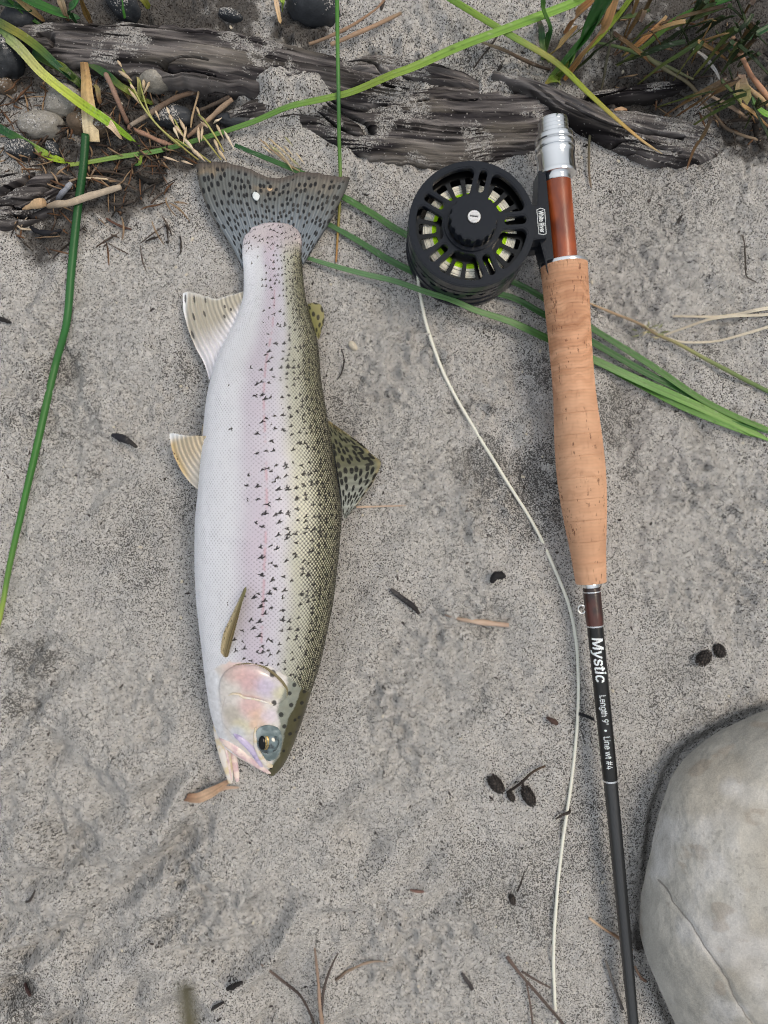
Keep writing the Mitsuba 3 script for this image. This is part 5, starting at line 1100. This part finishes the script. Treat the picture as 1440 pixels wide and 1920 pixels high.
wins = wins.buffer(-0.085 * RR).buffer(0.085 * RR)
face = face.difference(wins)
for d_ in SLOTS: face = face.difference(rayline(d_, 0.58, 0.80).buffer(0.062 * RR))
face = face.difference(disc(0.30 * RR))
part(reel, 'spool_face', ext(face, 0.0375, 0.041, 0.0010, 4), 'black_metal')
part(reel, 'spool_rim', ext(disc(RR).difference(disc(0.94 * RR)), 0.0325, 0.0378), 'black_metal')
holes = disc(0.94 * RR).difference(disc(0.40 * RR))
for k in range(20):
    a = math.radians(108 + 18 * k)
    h_ = Polygon([(0.545, -0.058), (0.825, -0.088), (0.825, 0.088), (0.545, 0.058)]).buffer(-0.035).buffer(0.035)
    holes = holes.difference(affinity.rotate(affinity.scale(h_, RR, RR, origin=(0, 0)), math.degrees(a), origin=(0, 0)))
part(reel, 'spool_plate', ext(holes, 0.0322, 0.0336, 0.0003, 2), 'black_gloss', label='inner spool plate with a ring of small holes')
part(reel, 'spool_hub', ext(disc(0.47 * RR), 0.0075, 0.0372), 'black_metal')
part(reel, 'hub_ring', ext(disc(0.44 * RR).difference(disc(0.385 * RR)), 0.0405, 0.0428, 0.0007), 'black_metal')
part(reel, 'knob_base', ext(disc(0.386 * RR), 0.037, 0.0412), 'black_gloss')
kn = disc(0.372 * RR)
for k in range(16):
    a = math.radians(9 + 22.5 * k); kn = kn.difference(Point(0.395 * RR * math.cos(a), 0.395 * RR * math.sin(a)).buffer(0.050 * RR))
kn = kn.buffer(-0.0002).buffer(0.0004).buffer(-0.0002)
part(reel, 'drag_knob', ext(kn, 0.0410, 0.0505, 0.0007, 4), 'black_metal', label='scalloped black drag knob')
part(reel, 'screw_seat', ext(disc(0.115 * RR).difference(disc(0.10 * RR)), 0.0503, 0.0508), 'black_gloss')
scr = disc(0.098 * RR).difference(LineString([(-0.06 * RR, 0.012 * RR), (0.05 * RR, -0.004 * RR)]).buffer(0.008 * RR))
part(reel, 'screw', ext(scr, 0.0500, 0.0513, 0.0005), 'steel', label='slotted steel screw in the middle of the knob')
rings = [torus((0.620 + 0.0250 * k) * RR, 0.00044, 0.0306 + 0.0004 * math.sin(k * 2.1), 160) for k in range(6)]
rings += [torus(0.735 * RR + 0.0004 * math.sin(k * 1.7), 0.00052, 0.0095 + 0.00098 * k, 160) for k in range(22)]
part(reel, 'wound_line', join(rings), 'pale_line', smooth=True, label='white line wound on the spool')
part(reel, 'line_core', ext(disc(0.728 * RR).difference(disc(0.46 * RR)), 0.0088, 0.0302), 'black_gloss')
part(reel, 'backing', join([torus((0.50 + 0.0245 * k) * RR, 0.00046, 0.0308, 160) for k in range(5)]), 'lime_line', smooth=True, label='lime green line next to the hub')
# frame behind the spool
wall = m3.Manifold.extrude(m3.CrossSection([np.array(disc(0.985 * RR).exterior.coords)[:-1][::-1]]), 0.0265) - m3.Manifold.extrude(m3.CrossSection([np.array(disc(0.94 * RR).exterior.coords)[:-1][::-1]]), 0.05).translate([0, 0, -0.01])
for k in range(29):
    a = 12.4 * k - 2
    wall = wall - m3.Manifold.cylinder(0.02, 0.0020, 0.0020, 24).rotate([0, 90, 0]).translate([0.8 * RR, 0, 0.0185]).rotate([0, 0, a])
wall = wall.translate([RC[0], RC[1], 0.0055])
part(reel, 'frame_wall', wall, 'black_metal', smooth=30)
part(reel, 'frame_ring', join([ext(disc(1.005 * RR).difference(disc(0.90 * RR)), 0.0275, 0.0318, 0.0006), ext(disc(1.005 * RR).difference(disc(0.90 * RR)), 0.0035, 0.0075, 0.0006), ext(disc(1.0 * RR).difference(disc(0.97 * RR)), 0.0150, 0.0160)]), 'black_metal')
bp = disc(0.95 * RR)
for k in range(12):
    a = 30 * k
    h_ = Polygon([(0.58, -0.10), (0.86, -0.15), (0.86, 0.15), (0.58, 0.10)]).buffer(-0.04).buffer(0.04)
    bp = bp.difference(affinity.rotate(affinity.scale(h_, RR, RR, origin=(0, 0)), a, origin=(0, 0)))
part(reel, 'back_plate', ext(bp, 0.0040, 0.0060), 'black_metal')
def flatpoly(px, z): return Polygon([tuple((W(a, b, z) - RC)[:2]) for a, b in px])
part(reel, 'foot_block', ext(rounded(flatpoly([(985, 386), (1021, 384), (1027, 446), (990, 451)], 0.036), 0.0006), 0.016, 0.036, 0.0007), 'black_metal')
part(reel, 'foot', ext(flatpoly([(1009, 322), (1022, 320), (1040, 512), (1026, 514), (1021, 490), (1010, 448), (1006, 386)], 0.030), 0.016, 0.0315, 0.0007), 'black_metal')
part(reel, 'lower_post', ext(flatpoly([(985, 452), (1014, 450), (1016, 466), (990, 470)], 0.022), 0.012, 0.022, 0.0006), 'black_metal')
# badge with lettering
bx, by_ = W(1015.5, 415.5, 0.036)[:2]
def badge(poly_or_mesh):
    v, f = poly_or_mesh
    a = math.radians(-90 + 4.5)
    v = np.asarray(v) @ np.array([[math.cos(a), math.sin(a), 0], [-math.sin(a), math.cos(a), 0], [0, 0, 1]])
    return v + [bx, by_, 0.03605], f
def mm_(m): return np.array(m.vertices), np.array(m.faces)
px_ = (H - 0.036) / H / S
hw, hh = 24.5 * px_, 6.8 * px_
plaque = Polygon([(-hw, 0), (-hw * 0.88, hh), (hw * 0.94, hh * 0.9), (hw, hh * 0.2), (hw * 0.9, -hh), (-hw * 0.9, -hh)]).buffer(0.0003)
part(reel, 'badge_outline', badge(mm_(trimesh.creation.extrude_polygon(plaque.difference(plaque.buffer(-0.00028)), 0.00022, engine='earcut'))), 'white_paint')
tm = meshkit.text_mesh('White River', 0.0026, 0.0002, bold=True)
tm.apply_translation([-tm.bounds.mean(0)[0], -tm.bounds.mean(0)[1], 0]); tm.apply_scale([2 * hw * 0.84 / (tm.bounds[1][0] - tm.bounds[0][0]), 1.0, 1])
part(reel, 'badge_lettering', badge(mm_(tm)), 'white_paint', label='white lettering on the badge')

# ------------------------------------------------------------------ the rod
AX = np.array([(224, 1036, .0265), (500, 1057.5, .0245), (1102, 1109, .0185), (1463, 1144.5, .0155), (1920, 1187.5, .012), (2300, 1222, .010)], float)
axis_pts = CubicSpline(AX[:, 0], AX[:, 1:], bc_type='natural')
def axis(py):
    py = np.asarray(py, float); a = axis_pts(py)
    return np.moveaxis(np.array(np.broadcast_arrays(*W(a[..., 0], py, a[..., 1]))), 0, -1)
rod = thing('fly_rod', 'fly rod with chrome reel seat, cork grip and black blank lying on the sand', 'fishing rod')
def turned(name, prof, mt, label=None, sides=64, smooth=28, sub_=0):
    prof = np.asarray(prof, float)
    if sub_:
        yy = np.linspace(prof[0, 0], prof[-1, 0], sub_); prof = np.stack([yy, PchipInterpolator(prof[:, 0], prof[:, 1])(yy)], 1)
    p = axis(prof[:, 0]); r = prof[:, 1] * (H - p[:, 2]) / H / S
    d0 = axis(prof[-1, 0] + 20) - axis(prof[0, 0] - 20); d0 /= np.linalg.norm(d0)
    s = np.cross(d0, [0, 0, 1.0]); s /= np.linalg.norm(s); u = np.cross(s, d0)
    a = np.arange(sides) * 2 * np.pi / sides
    v = (p[:, None] + r[:, None, None] * (np.cos(a)[None, :, None] * s + np.sin(a)[None, :, None] * u)).reshape(-1, 3)
    n = len(prof); k = np.arange(sides); k2 = (k + 1) % sides
    f = np.vstack([grid_faces(n, sides, True), np.stack([k * 0 + n * sides, k, k2], 1), np.stack([k * 0 + n * sides + 1, (n - 1) * sides + k2, (n - 1) * sides + k], 1)])
    return part(rod, name, fix(np.vstack([v, p[:1], p[-1:]]), f), mt, smooth=smooth, label=label)
turned('butt_cap', [(224, 10), (224.3, 24), (226, 27), (229, 28), (233, 28), (233.4, 27.4), (234.4, 27.4), (234.8, 28), (240, 28.2), (240.4, 27.6), (241.4, 27.6), (241.8, 28.2), (247, 28.4), (247.4, 27.8), (248.4, 27.8), (248.8, 28.4), (256, 28.6)], 'chrome')
turned('lock_ring', [(255.5, 28), (256, 34), (258, 36), (262, 36.6), (266, 36), (268, 34.2), (270, 36), (273, 37), (277, 36.6), (280, 35), (281, 33)], 'chrome')
turned('sliding_hood', [(280.5, 32), (281, 34), (284, 36.4), (288, 36.8), (291, 36), (294, 34.8), (308, 35.2), (321, 35.6), (323, 36.4), (327, 36.8), (330, 36), (331, 34), (331.5, 27)], 'chrome')
turned('seat_collar', [(331, 26), (341, 25.8), (342, 25)], 'chrome')
AXV = axis(500.0); AXD = axis(1000.0) - axis(300.0); AXD /= np.linalg.norm(AXD)
def along(p): return (p.x - float(AXV[0])) * float(AXD[0]) + (p.y - float(AXV[1])) * float(AXD[1]) + (p.z - float(AXV[2])) * float(AXD[2])
def lateral(p): return (p.x - float(AXV[0])) * float(-AXD[1]) + (p.y - float(AXV[1])) * float(AXD[0])
def seatwood_fn(p, n, uv):
    a, l = along(p), lateral(p)
    f1 = FB(a * 60 + 5 * FB(a * 70, l * 120, p.z * 120), l * 210, p.z * 210, octaves=3)
    burl = 0.5 + 0.5 * dr.sin(150 * a + 380 * dr.square(l * 12 - 0.02) + 9 * FB(a * 55, l * 95, p.z * 90, octaves=3))
    v = MIX(col(lin(96, 38, 18)), col(lin(172, 84, 40)), dr.clip(0.55 * f1 + 0.45 * burl, 0, 1))
    return MIX(v, col(lin(92, 36, 20)), 0.7 * SS(0.55, 0.75, FB(a * 46 + 9, l * 70, p.z * 60)))
mat('seat_wood', base_color=mikit.proc(seatwood_fn), roughness=0.30, specular=0.5, clearcoat=0.9, clearcoat_gloss=0.95)
turned('seat_insert', [(341, 24.6), (420, 25), (494, 25.6)], 'seat_wood', label='varnished reddish brown burl wood insert')
turned('grip_ring', [(491, 26), (491.3, 40), (493, 43), (496, 43.6), (498.5, 43)], 'chrome')
def cork_fn(p, n, uv):
    a, l = along(p), lateral(p)
    ring_ = dr.floor((a * S / 1.0) / 39.6)
    tone = CR(ring_, 3, 1)
    g1 = FB(a * 330 + 5 * FB(a * 60, l * 90, p.z * 90), l * 45, p.z * 45, octaves=3)
    v = MIX(col(lin(188, 138, 106)), col(lin(212, 166, 134)), SS(0.25, 0.75, g1))
    wave = 0.5 + 0.5 * dr.sin(a * 3300 + 14 * FB(l * 110, p.z * 110, a * 40) + 6 * tone)
    v = v * (1 - 0.10 * wave * wave) * (0.93 + 0.14 * tone)
    v = MIX(v, col(lin(206, 166, 136)), 0.5 * SS(0.05, 0.085, a))
    pit = SS(0.69, 0.76, FB(a * 420, l * 1300, p.z * 1300, octaves=2)) * SS(0.54, 0.64, FB(a * 70 + 4, l * 190, p.z * 190, octaves=2))
    dash = SS(0.74, 0.80, N(a * 420, l * 1500, p.z * 1500)) * SS(0.54, 0.66, FB(a * 40, l * 260 + 7, p.z * 260, octaves=2))
    v = MIX(v, col(lin(104, 62, 40)), 0.75 * dr.maximum(pit, dash))
    grime = SS(0.52, 0.7, FB(a * 38 + 2, l * 50, p.z * 50)) 
    return MIX(v, col(lin(150, 108, 84)), 0.35 * grime)
scene['cork'] = two({'type': 'bumpmap', 'scale': 1.0, 'tex': mikit.proc(lambda p, n, uv: -0.0003 * SS(0.68, 0.76, FB(along(p) * 420, lateral(p) * 1300, p.z * 1300, octaves=2)) + 0.0002 * FB(p.x * 900, p.y * 900, p.z * 900, octaves=2), eps=0.0002),
                     'bsdf': {'type': 'principled', 'base_color': mikit.proc(cork_fn), 'roughness': 0.62, 'specular': 0.25}})
GP = np.array([(496, 43.5), (520, 42.6), (570, 41.4), (640, 39.4), (700, 38.6), (740, 39.2), (780, 41.2), (830, 44), (880, 45), (930, 43), (980, 38.6), (1030, 33), (1080, 29), (1093, 28)], float)
gp = PchipInterpolator(GP[:, 0], GP[:, 1])
cuts = np.linspace(498, 1093, 16)
for i in range(15):
    a, b = cuts[i], cuts[i + 1]
    yy = np.concatenate([[a + 0.06, a + 0.5], np.linspace(a + 1.2, b - 1.2, 9), [b - 0.5, b - 0.06]])
    r = gp(yy); r[[0, -1]] -= 0.7; r[[1, -2]] -= 0.2
    if i in (0,): r[0] -= 1.5
    if i == 14: r[-1] -= 2
    turned('cork_ring', np.stack([yy, r], 1), 'cork', smooth=40)
turned('winding_check', [(1092.5, 12), (1093, 15), (1096, 15.6), (1101, 15), (1102, 13)], 'chrome')
turned('thread_wrap', [(1101.5, 15), (1102, 16.2), (1120, 16.4), (1130, 16.4), (1140, 16.4), (1152, 16.6), (1160, 16.4), (1172, 15.4)], 'wrap', label='dark red brown thread wrap')
turned('silver_band', [(1107.6, 16), (1108, 16.7), (1110, 16.7), (1110.4, 16)], 'glossy_resin')
turned('silver_band', [(1171.5, 15), (1172, 16.0), (1174.4, 15.9), (1174.8, 15)], 'glossy_resin')
turned('marked_section', [(1174.5, 14.9), (1180, 15.0), (1250, 14.7), (1350, 14.3), (1440, 13.9), (1461, 13.6)], 'rod_black', label='glossy black section with white lettering')
turned('silver_band', [(1460.6, 13), (1461, 13.9), (1464, 13.8), (1464.6, 13)], 'glossy_resin')
turned('blank', [(1464, 12.9), (1470, 12.8), (1600, 12.1), (1750, 11.2), (1920, 9.6), (2300, 7.5)], 'rod_grey', sub_=40, label='matt dark grey rod blank')
# hook keeper: a little wire loop on the left of the wrap
kp = axis(1140.0); kr = 16.5 / S * 0.955
kd = axis(1160.0) - axis(1120.0); kd /= np.linalg.norm(kd)
side = np.cross(kd, [0, 0, 1.0]); side /= np.linalg.norm(side)
aa = np.linspace(0, 2 * np.pi, 40)
loop = kp[None] - side * (-1) * 0 + np.sign(-side[0]) * side * (kr + 0.0016) + np.cos(aa)[:, None] * side * 0.0021 + np.sin(aa)[:, None] * kd * 0.0024
part(rod, 'hook_keeper', fix(*tube(loop, 0.00045, 8)), 'chrome', smooth=True, label='small wire hook keeper loop')
# lettering wrapped round the blank, read from the grip towards the tip
def lettering(text, y0, y1, cap_px, off_px, bold=True, shear=0.0):
    base = axis(y0); length = np.linalg.norm(axis(y1) - base)
    k_ = (H - base[2]) / H / S
    m = meshkit.text_mesh(text, cap_px * k_, 0.00016, bold=bold)
    m.apply_translation([-m.bounds[0][0], -cap_px * k_ / 2, 0]); m.apply_scale([length / m.bounds[1][0], 1, 1])
    vv, ff = trimesh.remesh.subdivide_to_size(m.vertices, m.faces, 0.0012, max_iter=8)
    yy = y0 + (y1 - y0) * (vv[:, 0] + shear * vv[:, 1]) / length
    c_ = axis(yy)
    d0 = axis(y1) - base; d0 /= np.linalg.norm(d0)
    s = np.cross(d0, [0, 0, 1.0]); s /= np.linalg.norm(s)
    if s[0] < 0: s = -s
    u = np.cross(s, d0); u = u if u[2] > 0 else -u
    rb = np.interp(yy, [1174, 1250, 1350, 1440, 1461], [14.9, 14.7, 14.3, 13.9, 13.6]) * (H - c_[:, 2]) / H / S
    ph = (vv[:, 1] + off_px * k_) / rb
    R = rb + 0.00002 + vv[:, 2]
    return c_ + R[:, None] * (np.sin(ph)[:, None] * s + np.cos(ph)[:, None] * u), ff
part(rod, 'lettering', lettering('Mystic', 1194, 1276, 20, -2.0, shear=0.12), 'white_paint', label='large white lettering near the grip')
part(rod, 'lettering', lettering("Length 9'  •  Line wt #4", 1300, 1437, 11.5, -2.5, bold=False), 'white_paint', label='small white lettering further down the blank')

# the line running off the reel
mesh, c_ = stalk_mesh([(800, 470, .024), (790, 484, .020), (784, 500, .014), (784, 525, .008), (790, 565, .0045), (797, 600, .0032), (810, 643, .0024), (828, 692, .0016), (850, 737, .001), (876, 782, .001), (902, 826, 0), (932, 874, .0005), (962, 922, .001), (990, 966, 0), (1012, 1006, .0005), (1032, 1050, 0), (1050, 1092, .0005), (1066, 1135, .001), (1076, 1180, 0), (1082, 1230, .0005), (1084, 1290, .001), (1082, 1350, .0005), (1077, 1410, 0), (1070, 1470, .0005), (1062, 1525, .001), (1054, 1580, 0), (1047, 1640, .0005), (1042, 1700, .001), (1038, 1760, 0), (1037, 1810, .0005), (1039, 1860, .001), (1044, 1920, 0), (1052, 1990, 0)],
                      [6.2] * 2, [lin(222, 226, 214)] * 2, n=420, sides=10, sat=0.02)
single('fly_line', mesh, 'white_line', 'white fly line curving over the sand from the reel to the bottom edge', 'fishing line', smooth=True)
